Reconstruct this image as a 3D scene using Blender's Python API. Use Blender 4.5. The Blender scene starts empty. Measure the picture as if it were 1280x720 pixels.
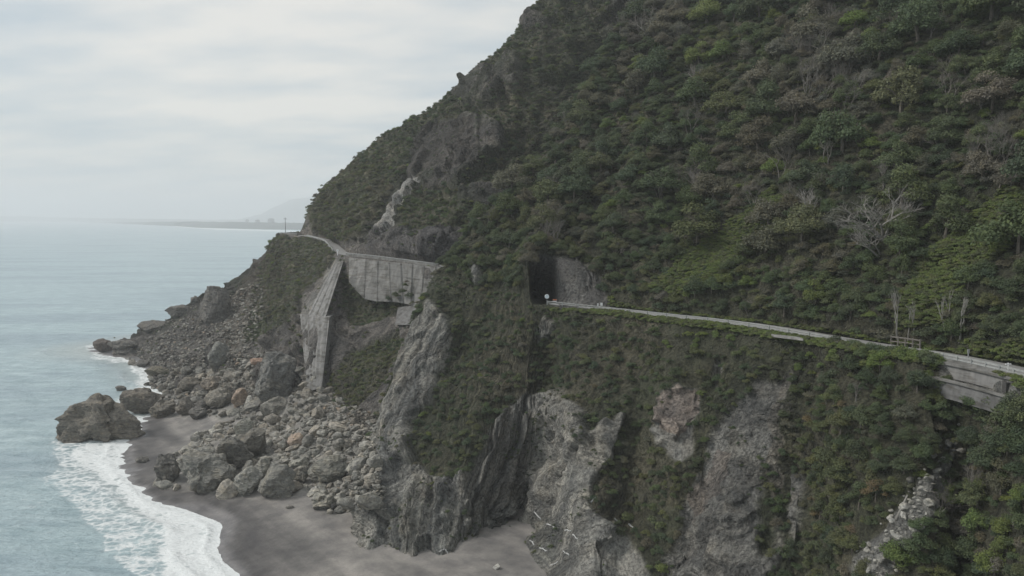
import bpy, bmesh, math, random
import numpy as np
from mathutils import Vector, Matrix, Euler
from mathutils.bvhtree import BVHTree

random.seed(7); RNG = np.random.default_rng(11)
SC = bpy.context.scene
COL = SC.collection

# ------------------------------------------------------------------ camera
HC = 62.0; F = 1000.0; PITCH = math.atan(88/1000)
cP, sP = math.cos(PITCH), math.sin(PITCH)
cam = bpy.data.cameras.new('camera'); cam_o = bpy.data.objects.new('camera', cam); COL.objects.link(cam_o)
cam.sensor_width = 36; cam.lens = 36*F/1280
cam.clip_start = 0.5; cam.clip_end = 200000
cam_o.location = (0, 0, HC); cam_o.rotation_euler = (math.pi/2-PITCH, 0, 0)
SC.camera = cam_o
SC.render.resolution_x = 1024; SC.render.resolution_y = 576

def U(px, py, Y=None, z=None):
    a = (px-640)/F; b = (360-py)/F
    dy = cP+b*sP; dz = b*cP-sP
    k = Y/dy if Y is not None else (z-HC)/dz
    return np.array((a*k, dy*k, HC+dz*k))
def proj(P):
    P = np.asarray(P, float); x = P[..., 0]; y = P[..., 1]; z = P[..., 2]-HC
    d = y*cP - z*sP; u = y*sP + z*cP
    d = np.where(np.abs(d) < 1e-3, 1e-3, d)
    return 640+F*x/d, 360-F*u/d, d

# ------------------------------------------------------------------ numpy noise
def _h(ix, iy, iz, s):
    h = (ix.astype(np.int64)*374761393 + iy.astype(np.int64)*668265263 + iz.astype(np.int64)*2147483647 + s*1274126177) & 0xffffffff
    h = ((h ^ (h >> 13))*1274126177) & 0xffffffff
    h = ((h ^ (h >> 16))*2246822519) & 0xffffffff
    return ((h ^ (h >> 15)) & 0xffffff)/float(0xffffff)
def vnoise(P, s=0):
    i = np.floor(P).astype(np.int64); f = P-i; f = f*f*f*(f*(f*6-15)+10)
    r = 0
    for dx in (0, 1):
        wx = f[:, 0] if dx else 1-f[:, 0]
        for dy in (0, 1):
            wy = f[:, 1] if dy else 1-f[:, 1]
            for dz in (0, 1):
                wz = f[:, 2] if dz else 1-f[:, 2]
                r = r + wx*wy*wz*_h(i[:, 0]+dx, i[:, 1]+dy, i[:, 2]+dz, s)
    return r*2-1
def fbm(P, o=4, s=0, g=0.5):
    P = np.array(P, float); a = 1; r = 0; t = 0
    for k in range(o):
        r = r + a*vnoise(P*(2.03**k)+17.3*k, s+k); t += a; a *= g
    return r/t
def ridged(P, o=3, s=0, g=0.5):
    P = np.array(P, float); a = 1; r = 0; t = 0
    for k in range(o):
        r = r + a*(1-2*np.abs(vnoise(P*(2.1**k)+9.1*k, s+k))); t += a; a *= g
    return r/t
def facet(P, s=0):
    i = np.floor(P).astype(np.int64); best = np.full(len(P), 1e9); out = np.zeros(len(P))
    for dx in (-1, 0, 1):
        for dy in (-1, 0, 1):
            for dz in (-1, 0, 1):
                c = i+np.array((dx, dy, dz))
                r = [_h(c[:, 0], c[:, 1], c[:, 2], s+k) for k in range(7)]
                v = P-(c+np.stack(r[:3], 1)); d = (v*v).sum(1)
                val = v[:, 0]*(r[3]-.5)*2+v[:, 1]*(r[4]-.5)*2+v[:, 2]*(r[5]-.5)*2+(r[6]-.5)
                m = d < best; best = np.where(m, d, best); out = np.where(m, val, out)
    return out
def inpoly(x, y, poly):
    c = np.zeros(np.shape(x), bool); n = len(poly); j = n-1
    for i in range(n):
        xi, yi = poly[i]; xj, yj = poly[j]
        if yi != yj:
            c ^= ((yi > y) != (yj > y)) & (x < (xj-xi)*(y-yi)/(yj-yi)+xi)
        j = i
    return c
def inell(x, y, e):
    return ((x-e[0])/e[2])**2+((y-e[1])/e[3])**2 < 1

# ------------------------------------------------------------------ scene helpers
def tag(o, label=None, cat=None, group=None, kind=None):
    if label: o['label'] = label
    if cat: o['category'] = cat
    if group: o['group'] = group
    if kind: o['kind'] = kind
    return o
def empty(name, loc=(0, 0, 0), rz=0):
    o = bpy.data.objects.new(name, None); COL.objects.link(o); o.location = loc; o.rotation_euler = (0, 0, rz)
    o.empty_display_size = .3
    return o
def mkobj(name, verts, faces, mat, parent=None, smooth=False, attrs=None):
    me = bpy.data.meshes.new(name)
    verts = np.asarray(verts, np.float32); 
    if isinstance(faces, np.ndarray) and faces.shape[1] == 4 and len(faces) > 2000:
        me.vertices.add(len(verts)); me.vertices.foreach_set('co', verts.ravel())
        me.loops.add(faces.size); me.loops.foreach_set('vertex_index', faces.astype(np.int32).ravel())
        me.polygons.add(len(faces)); me.polygons.foreach_set('loop_start', np.arange(0, faces.size, 4, dtype=np.int32))
        me.update(calc_edges=True)
    else:
        me.from_pydata([tuple(v) for v in verts.tolist()], [], [tuple(f) for f in (faces.tolist() if isinstance(faces, np.ndarray) else faces)])
    if smooth: me.polygons.foreach_set('use_smooth', [True]*len(me.polygons))
    if attrs:
        for k, v in attrs.items():
            if v.ndim == 2:
                a = me.attributes.new(k, 'FLOAT_COLOR', 'POINT'); c = np.ones((len(v), 4), np.float32); c[:, :v.shape[1]] = v
                a.data.foreach_set('color', c.ravel())
            else:
                a = me.attributes.new(k, 'FLOAT', 'POINT'); a.data.foreach_set('value', v.astype(np.float32))
    me.update()
    if mat: me.materials.append(mat)
    o = bpy.data.objects.new(name, me); COL.objects.link(o); o.parent = parent
    return o
def grid_faces(nv, nu):
    i = np.arange(nv-1)[:, None]*nu+np.arange(nu-1)[None, :]
    return np.stack([i, i+1, i+1+nu, i+nu], -1).reshape(-1, 4)

class MB:
    def __init__(s): s.v = []; s.f = []
    def box(s, c, d, R=None):
        n = len(s.v); R = R or Matrix.Identity(3); c = Vector(c)
        for sx in (-1, 1):
            for sy in (-1, 1):
                for sz in (-1, 1):
                    s.v.append(tuple(c+R @ Vector((sx*d[0]/2, sy*d[1]/2, sz*d[2]/2))))
        for q in ((0, 1, 3, 2), (4, 6, 7, 5), (0, 4, 5, 1), (2, 3, 7, 6), (0, 2, 6, 4), (1, 5, 7, 3)): s.f.append(tuple(n+k for k in q))
        return s
    def tube(s, pts, rad, n=6):
        pts = [Vector(p) for p in pts]; b = len(s.v); prev = None
        for k, p in enumerate(pts):
            d = (pts[min(k+1, len(pts)-1)]-pts[max(k-1, 0)]).normalized()
            a = d.orthogonal().normalized() if prev is None else (prev-d*prev.dot(d)).normalized()
            prev = a; c = d.cross(a); r = rad[k] if hasattr(rad, '__len__') else rad
            for j in range(n):
                t = 2*math.pi*j/n; s.v.append(tuple(p+(a*math.cos(t)+c*math.sin(t))*r))
        for k in range(len(pts)-1):
            for j in range(n):
                s.f.append((b+k*n+j, b+k*n+(j+1) % n, b+(k+1)*n+(j+1) % n, b+(k+1)*n+j))
        s.f.append(tuple(b+j for j in reversed(range(n)))); s.f.append(tuple(b+(len(pts)-1)*n+j for j in range(n)))
        return s
    def slab(s, top, bot, th):
        """wall between two polylines (world points, same count), thickness th along +Y (away)."""
        b = len(s.v); n = len(top)
        for k in range(n):
            t, q = Vector(top[k]), Vector(bot[k])
            s.v += [tuple(q), tuple(t), tuple(t+Vector((0, th, 0))), tuple(q+Vector((0, th, 0)))]
        for k in range(n-1):
            a, c = b+4*k, b+4*k+4
            for j in range(4): s.f.append((a+j, c+j, c+(j+1) % 4, a+(j+1) % 4))
        s.f.append((b, b+1, b+2, b+3)); e = b+4*(n-1); s.f.append((e+3, e+2, e+1, e))
        return s
    def build(s, name, mat, parent=None, smooth=False):
        return mkobj(name, s.v, s.f, mat, parent, smooth)

# ------------------------------------------------------------------ materials
def newmat(name):
    m = bpy.data.materials.new(name); m.use_nodes = True; nt = m.node_tree
    return m, nt, nt.nodes['Principled BSDF']
def N(nt, t, **kw):
    n = nt.nodes.new(t)
    for k, v in kw.items():
        if k.startswith('i_'): n.inputs[int(k[2:]) if k[2:].isdigit() else k[2:].replace('_', ' ')].default_value = v
        else: setattr(n, k, v)
    return n
def mixc(nt, a, b, fac, mode='MIX'):
    n = nt.nodes.new('ShaderNodeMix'); n.data_type = 'RGBA'; n.blend_type = mode
    for sock, val in ((6, a), (7, b), (0, fac)):
        if hasattr(val, 'is_linked') or hasattr(val, 'links'): nt.links.new(val, n.inputs[sock])
        else: n.inputs[sock].default_value = (*val, 1) if (hasattr(val, '__len__') and len(val) == 3) else val
    return n.outputs[2]
def noise(nt, vec, scale, detail=4, rough=.55):
    n = N(nt, 'ShaderNodeTexNoise'); n.inputs['Scale'].default_value = scale; n.inputs['Detail'].default_value = detail; n.inputs['Roughness'].default_value = rough
    if vec: nt.links.new(vec, n.inputs['Vector'])
    return n.outputs['Fac']
def ramp(nt, fac, a, b, ca=0, cb=1):
    n = N(nt, 'ShaderNodeMapRange'); n.inputs[1].default_value = a; n.inputs[2].default_value = b; n.inputs[3].default_value = ca; n.inputs[4].default_value = cb
    nt.links.new(fac, n.inputs[0]); return n.outputs[0]
def geo_pos(nt, scale=(1, 1, 1)):
    g = N(nt, 'ShaderNodeNewGeometry'); m = N(nt, 'ShaderNodeMapping'); m.inputs['Scale'].default_value = scale
    nt.links.new(g.outputs['Position'], m.inputs['Vector']); return m.outputs[0]
def obj_pos(nt, scale=(1, 1, 1)):
    g = N(nt, 'ShaderNodeTexCoord'); m = N(nt, 'ShaderNodeMapping'); m.inputs['Scale'].default_value = scale
    nt.links.new(g.outputs['Object'], m.inputs['Vector']); return m.outputs[0]
def bump(nt, bsdf, h, dist, strength=1):
    b = N(nt, 'ShaderNodeBump'); b.inputs['Distance'].default_value = dist; b.inputs['Strength'].default_value = strength
    nt.links.new(h, b.inputs['Height']); nt.links.new(b.outputs[0], bsdf.inputs['Normal'])

def mat_terrain():
    m, nt, b = newmat('hillside'); L = nt.links
    a = N(nt, 'ShaderNodeAttribute', attribute_name='col'); st = N(nt, 'ShaderNodeAttribute', attribute_name='strata')
    def sp(x, y, z=1.0):
        q = N(nt, 'ShaderNodeMapping'); q.inputs['Scale'].default_value = (x, y, z); L.new(st.outputs['Vector'], q.inputs[0]); return q.outputs[0]
    p = geo_pos(nt)
    n1 = noise(nt, p, 1.6, 8, .68); n2 = noise(nt, p, .22, 4)
    n3 = noise(nt, sp(1.3, .16), 1, 7, .68); n5 = noise(nt, sp(.45, .05), 1, 5, .6)
    vo = N(nt, 'ShaderNodeTexVoronoi', feature='DISTANCE_TO_EDGE'); vo.inputs['Scale'].default_value = 1.0
    wb = N(nt, 'ShaderNodeTexNoise'); wb.inputs['Scale'].default_value = .5; wb.inputs['Detail'].default_value = 5; L.new(p, wb.inputs['Vector'])
    va = N(nt, 'ShaderNodeVectorMath', operation='MULTIPLY_ADD'); L.new(wb.outputs['Color'], va.inputs[0]); va.inputs[1].default_value = (.9, .9, 0); L.new(sp(.42, .13, 0), va.inputs[2]); L.new(va.outputs[0], vo.inputs['Vector'])
    crack = ramp(nt, vo.outputs['Distance'], 0, .07)
    bare = N(nt, 'ShaderNodeAttribute', attribute_name='bare')
    c = mixc(nt, (.52, .52, .52), (1.5, 1.49, 1.45), ramp(nt, n1, .36, .64))
    c = mixc(nt, a.outputs['Color'], c, 1, 'MULTIPLY')
    c2 = mixc(nt, (.48, .50, .52), (1.55, 1.53, 1.49), ramp(nt, n3, .39, .61))
    c = mixc(nt, c, c2, .9, 'MULTIPLY')
    c = mixc(nt, c, mixc(nt, (.75, .76, .78), (1.25, 1.22, 1.18), ramp(nt, n5, .38, .62)), bare.outputs['Fac'], 'MULTIPLY')
    c = mixc(nt, c, mixc(nt, c, (1.07, 1.02, .95), 1, 'MULTIPLY'), ramp(nt, n2, .5, .72))
    L.new(c, b.inputs['Base Color']); b.inputs['Roughness'].default_value = .9; b.inputs['Specular IOR Level'].default_value = .3
    ad = N(nt, 'ShaderNodeMath', operation='MULTIPLY_ADD'); L.new(n3, ad.inputs[0]); ad.inputs[1].default_value = 1.6; L.new(n1, ad.inputs[2])
    ad2 = N(nt, 'ShaderNodeMath', operation='MULTIPLY_ADD'); L.new(crack, ad2.inputs[0]); ad2.inputs[1].default_value = .45; L.new(ad.outputs[0], ad2.inputs[2])
    bump(nt, b, ad2.outputs[0], 2.2)
    return m
def mat_rock(name, hue=(1, 1, 1)):
    m, nt, b = newmat(name); L = nt.links
    at = N(nt, 'ShaderNodeAttribute', attribute_name='tint', attribute_type='INSTANCER')
    p = geo_pos(nt)
    n1 = noise(nt, p, 1.3, 8, .68); n2 = noise(nt, geo_pos(nt, (.5, .6, 1.7)), 1.7, 6, .6); n4 = noise(nt, p, .35, 3)
    c = mixc(nt, (.5*hue[0], .5*hue[1], .5*hue[2]), (1.5*hue[0], 1.5*hue[1], 1.42*hue[2]), ramp(nt, n1, .3, .7))
    c = mixc(nt, at.outputs['Color'], c, 1, 'MULTIPLY')
    c = mixc(nt, c, mixc(nt, (.7, .7, .72), (1.3, 1.26, 1.18), ramp(nt, n2, .35, .65)), .8, 'MULTIPLY')
    c = mixc(nt, c, mixc(nt, c, (1.04, 1.0, .94), 1, 'MULTIPLY'), ramp(nt, n4, .5, .65))
    L.new(c, b.inputs['Base Color']); b.inputs['Roughness'].default_value = .9; b.inputs['Specular IOR Level'].default_value = .3
    ad = N(nt, 'ShaderNodeMath', operation='ADD'); L.new(n1, ad.inputs[0]); L.new(n2, ad.inputs[1])
    bump(nt, b, ad.outputs[0], .6)
    return m
def mat_leaf():
    m, nt, b = newmat('foliage'); L = nt.links
    at = N(nt, 'ShaderNodeAttribute', attribute_name='tint', attribute_type='INSTANCER')
    n1 = noise(nt, geo_pos(nt), .8, 3); r = N(nt, 'ShaderNodeAttribute', attribute_name='leafrand')
    c = mixc(nt, (.8, .81, .83), (1.22, 1.21, 1.14), r.outputs['Fac'])
    c = mixc(nt, at.outputs['Color'], c, 1, 'MULTIPLY')
    c = mixc(nt, c, mixc(nt, c, (1.25, 1.17, .95), 1, 'MULTIPLY'), ramp(nt, n1, .45, .7))
    L.new(c, b.inputs['Base Color']); b.inputs['Roughness'].default_value = .7; b.inputs['Specular IOR Level'].default_value = .25
    tr = N(nt, 'ShaderNodeBsdfTranslucent'); L.new(c, tr.inputs['Color']); ms = N(nt, 'ShaderNodeMixShader'); ms.inputs[0].default_value = .3
    L.new(b.outputs[0], ms.inputs[1]); L.new(tr.outputs[0], ms.inputs[2]); L.new(ms.outputs[0], nt.nodes['Material Output'].inputs['Surface'])
    return m
def mat_simple(name, c1, c2, sc=2, rough=.85, bd=.02, pos='geo', metallic=0):
    m, nt, b = newmat(name); L = nt.links
    p = geo_pos(nt) if pos == 'geo' else obj_pos(nt)
    n1 = noise(nt, p, sc, 6, .65)
    L.new(mixc(nt, c1, c2, ramp(nt, n1, .3, .7)), b.inputs['Base Color']); b.inputs['Roughness'].default_value = rough; b.inputs['Metallic'].default_value = metallic
    if bd: bump(nt, b, n1, bd)
    return m
def mat_concrete(name, c1, c2, panel=True):
    m, nt, b = newmat(name); L = nt.links
    n1 = noise(nt, geo_pos(nt, (1, 1, .25)), .9, 6, .65); n2 = noise(nt, geo_pos(nt), .3, 5, .6)
    c = mixc(nt, c1, c2, ramp(nt, n1, .3, .7)); c = mixc(nt, c, mixc(nt, c, (.5, .5, .48), 1, 'MULTIPLY'), ramp(nt, n2, .48, .66))
    n3 = noise(nt, geo_pos(nt, (.35, .35, 2.2)), .8, 4)
    c = mixc(nt, c, mixc(nt, c, (.66, .64, .6), 1, 'MULTIPLY'), ramp(nt, n3, .52, .62))
    L.new(c, b.inputs['Base Color']); b.inputs['Roughness'].default_value = .9
    bump(nt, b, n1, .08)
    return m
def mat_sand():
    m, nt, b = newmat('beach_sand'); L = nt.links
    a = N(nt, 'ShaderNodeAttribute', attribute_name='col')
    w = N(nt, 'ShaderNodeAttribute', attribute_name='wet')
    n1 = noise(nt, geo_pos(nt), .25, 8, .6); n2 = noise(nt, geo_pos(nt), 3, 6, .7); rm = N(nt, 'ShaderNodeMapping'); rm.inputs['Rotation'].default_value = (0, 0, math.radians(50)); L.new(geo_pos(nt), rm.inputs[0]); rs_ = N(nt, 'ShaderNodeMapping'); rs_.inputs['Scale'].default_value = (.018, .20, 1); L.new(rm.outputs[0], rs_.inputs[0]); n3 = noise(nt, rs_.outputs[0], 1, 5)
    c = mixc(nt, a.outputs['Color'], mixc(nt, (.72, .72, .74), (1.28, 1.27, 1.24), ramp(nt, n1, .35, .65)), 1, 'MULTIPLY')
    c = mixc(nt, c, mixc(nt, (.8, .8, .8), (1.2, 1.2, 1.2), ramp(nt, n2, .3, .7)), .7, 'MULTIPLY')
    c = mixc(nt, c, mixc(nt, (.8, .8, .8), (1.22, 1.2, 1.18), ramp(nt, n3, .4, .6)), .8, 'MULTIPLY')
    L.new(c, b.inputs['Base Color']); L.new(ramp(nt, w.outputs['Fac'], 0, 1, .92, .28), b.inputs['Roughness'])
    bump(nt, b, n2, .05)
    return m
def mat_sea():
    m, nt, b = newmat('sea_water'); L = nt.links
    fo = N(nt, 'ShaderNodeAttribute', attribute_name='foam'); sh = N(nt, 'ShaderNodeAttribute', attribute_name='shallow')
    p = geo_pos(nt, (1, 1, 1))
    w1 = noise(nt, geo_pos(nt, (.09, .22, 1)), 1, 6, .6); w2 = noise(nt, geo_pos(nt, (.5, .9, 1)), 1, 6, .65); w3 = noise(nt, geo_pos(nt, (.006, .02, 1)), 1, 5, .6)
    fn = noise(nt, geo_pos(nt, (.20, .36, 1)), 1, 9, .74)
    c = mixc(nt, (.255, .35, .385), (.41, .515, .545), ramp(nt, w1, .35, .68))
    c = mixc(nt, c, mixc(nt, c, (.78, .8, .84), 1, 'MULTIPLY'), ramp(nt, w3, .45, .6))
    c = mixc(nt, c, mixc(nt, c, (.7, .72, .74), 1, 'MULTIPLY'), ramp(nt, w2, .5, .7))
    c = mixc(nt, c, (.34, .37, .36), sh.outputs['Fac'])
    fv = N(nt, 'ShaderNodeTexVoronoi', feature='DISTANCE_TO_EDGE'); fv.inputs['Scale'].default_value = .55; L.new(mixc(nt, p, fo.outputs['Color'], 0), fv.inputs['Vector'])
    fmix = N(nt, 'ShaderNodeMath', operation='MULTIPLY_ADD'); L.new(ramp(nt, fv.outputs['Distance'], 0, .35), fmix.inputs[0]); fmix.inputs[1].default_value = -.20; L.new(fn, fmix.inputs[2])
    fn = fmix.outputs[0]
    th = N(nt, 'ShaderNodeMath', operation='SUBTRACT'); th.inputs[0].default_value = 1.0; L.new(fo.outputs['Fac'], th.inputs[1])
    d = N(nt, 'ShaderNodeMath', operation='SUBTRACT'); L.new(fn, d.inputs[0]); L.new(th.outputs[0], d.inputs[1])
    fm = ramp(nt, d.outputs[0], -.09, .10)
    mm = N(nt, 'ShaderNodeMath', operation='MULTIPLY'); L.new(fm, mm.inputs[0]); g = ramp(nt, fo.outputs['Fac'], .02, .2); L.new(g, mm.inputs[1])
    L.new(mixc(nt, c, (.70, .73, .74), mm.outputs[0]), b.inputs['Base Color'])
    L.new(ramp(nt, mm.outputs[0], 0, 1, .32, .95), b.inputs['Roughness'])
    b.inputs['IOR'].default_value = 1.33
    ad = N(nt, 'ShaderNodeMath', operation='MULTIPLY_ADD'); L.new(w1, ad.inputs[0]); ad.inputs[1].default_value = 2.2; L.new(w2, ad.inputs[2])
    bump(nt, b, ad.outputs[0], .55)
    return m

M_TER = mat_terrain(); M_ROCK = mat_rock('boulder_stone'); M_LEAF = mat_leaf()
M_BARK = mat_simple('bark', (.07, .06, .05), (.14, .125, .105), 3)
M_PALE = mat_simple('bleached_wood', (.15, .142, .13), (.27, .26, .24), 3)
M_TWIG = mat_simple('grey_twigs', (.12, .11, .10), (.21, .195, .175), 3)
M_CONC = mat_concrete('old_concrete', (.12, .12, .118), (.215, .21, .20))
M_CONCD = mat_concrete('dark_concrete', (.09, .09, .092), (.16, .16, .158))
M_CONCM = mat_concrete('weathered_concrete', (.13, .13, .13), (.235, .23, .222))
M_RAIL = mat_simple('pale_rail_paint', (.22, .23, .23), (.34, .35, .34), 1.5, .6, 0)
M_ROAD = mat_simple('road_asphalt', (.16, .16, .16), (.24, .24, .235), 1.2, .9, .01)
M_WHITE = mat_simple('white_paint', (.7, .7, .7), (.82, .82, .82), 3, .5, 0)
M_ORANGE = mat_simple('orange_paint', (.5, .13, .05), (.6, .2, .08), 3, .6, 0)
M_METAL = mat_simple('galvanised_metal', (.25, .26, .27), (.38, .39, .4), 4, .5, 0, metallic=.4)
M_DARK = mat_simple('dark_wood_and_hole_shade', (.035, .035, .035), (.06, .058, .055), 4)  # pole wood; on tunnel lining and drain box its darkness stands for shade
M_MIRROR = mat_simple('mirror_glass', (.6, .62, .63), (.66, .68, .69), 1, .1, 0, metallic=.9)
M_SAND = mat_sand(); M_SEA = mat_sea()
M_FAR = mat_simple('far_land', (.03, .042, .036), (.055, .065, .055), .004, .95, 0)
M_FARB = mat_simple('far_building_paint', (.3, .3, .31), (.42, .42, .42), .02, .9, 0)
M_VEIN = mat_simple('quartz', (.30, .31, .31), (.46, .46, .45), 3)

# ------------------------------------------------------------------ lofted rock sheets
def pchip(t, A, tn):
    """t (n,), A (n, ...), evaluate at tn."""
    h = np.diff(t); sh = (-1,)+(1,)*(A.ndim-1); hh = h.reshape(sh)
    d = np.diff(A, axis=0)/hh
    m = np.zeros_like(A)
    w1 = (2*h[1:]+h[:-1]).reshape(sh); w2 = (h[1:]+2*h[:-1]).reshape(sh)
    ok = d[1:]*d[:-1] > 0
    with np.errstate(all='ignore'):
        hm = (w1+w2)/(w1/d[:-1]+w2/d[1:])
    m[1:-1] = np.where(ok, hm, 0); m[0] = d[0]; m[-1] = d[-1]
    m = np.nan_to_num(m)
    k = np.clip(np.searchsorted(t, tn, side='right')-1, 0, len(t)-2)
    x = ((tn-t[k])/h[k]).reshape(sh); hk = h[k].reshape(sh)
    return ((1+2*x)*(1-x)**2*A[k] + x*(1-x)**2*hk*m[k] + x*x*(3-2*x)*A[k+1] + x*x*(x-1)*hk*m[k+1])
def cparams(A, axis):
    d = np.linalg.norm(np.diff(A, axis=axis), axis=-1); d = np.median(d, axis=1-axis)+.5
    return np.concatenate([[0], np.cumsum(d)])
def loft(tab, nr_seg, nc_seg, colsmooth=True):
    A = np.array(tab)                     # (ncol, nrow, 3)
    tr = cparams(A, 1); tc = cparams(A, 0)
    r = np.concatenate([np.linspace(k, k+1, n, endpoint=False) for k, n in enumerate(nr_seg)]+[[len(nr_seg)]])
    c = np.concatenate([np.linspace(k, k+1, n, endpoint=False) for k, n in enumerate(nc_seg)]+[[len(nc_seg)]])
    tnr = np.interp(r, np.arange(len(tr)), tr); tnc = np.interp(c, np.arange(len(tc)), tc)
    B = pchip(tr, A.transpose(1, 0, 2), tnr)      # (R, ncol, 3)
    C = pchip(tc, B.transpose(1, 0, 2), tnc)      # (Cc, R, 3)
    C = C.transpose(1, 0, 2)                       # (R, Cc, 3)
    return C, r, c, tnr, tnc
def normals(G):
    du = np.gradient(G, axis=1); dv = np.gradient(G, axis=0)
    n = np.cross(du, dv); n /= np.linalg.norm(n, axis=-1, keepdims=True)+1e-9
    return n

def offset_in(P, Pn, d):
    t = Pn-P; t = t/np.linalg.norm(t[:2]); n = np.array((-t[1], t[0], 0))
    if n[1] < 0: n = -n
    return P+n*d

# --- near slope (B): tunnel spur, road bench and the wooded slope above
def road_pt(px, py, z=43.0): return U(px, py, z=z)
ROADB = [(684, 381), (693, 382), (702, 383), (750, 388), (800, 393.5), (850, 399), (900, 404.5), (960, 413), (1010, 422), (1080, 434), (1140, 443), (1195, 453), (1240, 463), (1300, 478)]
RB = [road_pt(*p) for p in ROADB]
RB += [np.array((63., 80, 43)), np.array((66., 60, 43)), np.array((70., 35, 43)), np.array((76., 0, 43))]
RBin = []
for k, P in enumerate(RB):
    Q = RB[k+1] if k+1 < len(RB) else P+(P-RB[k-1])
    t = (Q-RB[max(k-1, 0)]); t = t/np.linalg.norm(t[:2]); n = np.array((-t[1], t[0], 0));
    if n[1]*1+n[0]*1 < 0: n = -n
    RBin.append(P+n*5.6)
def upper(Pin, dirxy, hcut, slopes=(1.0, .95, .9, .9, .8)):
    """rows above the road from the inner edge, stepping 25 m in plan."""
    out = []; P = Pin+np.array((dirxy[0], dirxy[1], 0))*1.5+np.array((0, 0, hcut)); out.append(P)
    for s, d in zip(slopes, (14, 22, 30, 40, 60)):
        P = P+np.array((dirxy[0]*d, dirxy[1]*d, d*s)); out.append(P)
    return out
B = []
def c_rows(rows): return [U(*r) for r in rows]
c1 = c_rows([(467, 690, 150), (467, 684, 150.5), (457, 600, 164), (463, 545, 174), (510, 420, 190), (548, 347, 203), (552, 342, 204), (560, 330, 205), (602, 282, 210), (652, 235, 218), (706, 160, 231), (766, 55, 252), (830, -60, 280)])
c0 = [p+np.array((18, 48, 0)) for p in c1]; cm = [p+np.array((4, 9, 0)) for p in c1]
c2 = c_rows([(515, 700, 145), (515, 694, 145.5), (520, 610, 158), (535, 540, 168), (575, 440, 184), (606, 372, 190), (609, 366, 192), (613, 355, 194), (645, 300, 200), (692, 240, 209), (748, 160, 224), (806, 60, 246), (870, -60, 276)])
c2b = c_rows([(572, 702, 142.5), (572, 695, 143.5), (575, 615, 153), (590, 535, 163), (620, 440, 176), (642, 378, 181), (644, 370, 183), (645, 350, 185), (672, 295, 194), (718, 235, 203), (772, 155, 220), (830, 58, 243), (895, -60, 274)])
c3 = c_rows([(618, 700, 144), (618, 694, 145), (632, 615, 158), (645, 540, 163), (655, 440, 172), (665, 384, 174.5), (662, 372, 176), (660, 326, 178), (690, 288, 188), (742, 230, 198), (796, 150, 216), (855, 58, 240), (920, -60, 270)])
c4 = c_rows([(640, 698, 149), (640, 690, 150), (655, 625, 160), (668, 545, 162.5), (675, 440, 172)])+[RB[0], U(668, 373, 199), U(664, 323, 180.5), U(697, 286, 189.5), U(750, 228, 199), U(806, 148, 216), U(866, 56, 240), U(932, -60, 270)]
c5 = c_rows([(652, 722, 138), (655, 716, 138.6), (676, 620, 152), (692, 545, 160), (694, 440, 170)])+[RB[1], U(685, 374, 198), U(688, 322, 181), U(710, 284, 190.5), U(760, 226, 200), U(816, 147, 216.5), U(877, 55, 240), U(945, -60, 270)]
def fwd(rows):
    for k, dy in ((0, 8), (1, 8), (2, 5.5), (3, 2.5)):
        P = rows[k]; y = P[1]-dy; rows[k] = np.array((P[0]*y/P[1], y, P[2]))
for q_ in (c1, c2, c2b, c3): fwd(q_)
c5[0:2] = [U(652, 735, 132), U(654, 730, 132.6)]
c0 = [p+np.array((18, 48, 0)) for p in c1]; cm = [p+np.array((4, 9, 0)) for p in c1]
B = [c0, cm, c1, c2, c2b, c3, c4, c5]
# columns by road station: (foot px lean, foot Y, bulge at mid rows, cut height, plan direction of the upper rows)
specs = [ # idx, footX, footY, bulge2, bulge3, bulge4, hcut
 (2, 12, 120, 0, 0, 0, 9.5, -1.0),
 (3, 14, 122, 2.5, 3, 1.5, 5.0, 0),
 (4, 18, 121, -5, -3, -1, 2.0, 1),
 (5, 24, 117, 1, 2, 1.5, 2.0, 1),
 (6, 24, 113, -3, -3, -2.0, 2.0, 1),
 (7, 26, 107, 0, .5, 1.5, 2.5, 1),
 (8, 38, 104, -3, -4, -1, 2.5, 1),
 (9, 43, 90, 4, 5, 3.5, 2.5, 1),
 (10, 46, 80, 3, 4, 2.5, 2.5, 1),
 (11, 49, 86, -3, -3, -1.0, 2.5, 1),
 (12, 49, 80, 0, -1, -1.0, 2.5, 1),
 (13, 46, 62, 3, 4, 1.5, 2.5, 1),
 (14, 44, 46, 0, 0, 0, 2.5, 1), (15, 42, 30, 0, 0, 0, 2.5, 1), (16, 40, 8, 0, 0, 0, 2.5, 1), (17, 38, -20, 0, 0, 0, 2.5, 1)]
for (k, fx, fy, b2, b3, b4, hc, du) in specs:
    P = RB[k]; Ft = np.array((fx, fy, 1.5)); d = Ft-P; h = d.copy(); h[2] = 0; hn = h/np.linalg.norm(h)
    rows = [Ft+hn*1.5+np.array((0, 0, -5)), Ft]
    for t, bb in ((.70, b2), (.40, b3), (.14, b4)):
        # steep upper face, gentler toe
        rows.append(np.array((P[0]+h[0]*t, P[1]+h[1]*t, 43+(1.5-43)*(t**.86)))+hn*bb)
    up = np.array((.30+.5*max(0, (k-6))/8, .95)); up = up/np.linalg.norm(up)
    if k >= 14: up = np.array((1., .25)); up = up/np.linalg.norm(up)
    rows += [P, RBin[k]]+upper(RBin[k], up, hc, (1.05, 1.0, .92, .9, .85))
    B.append(rows)
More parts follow.
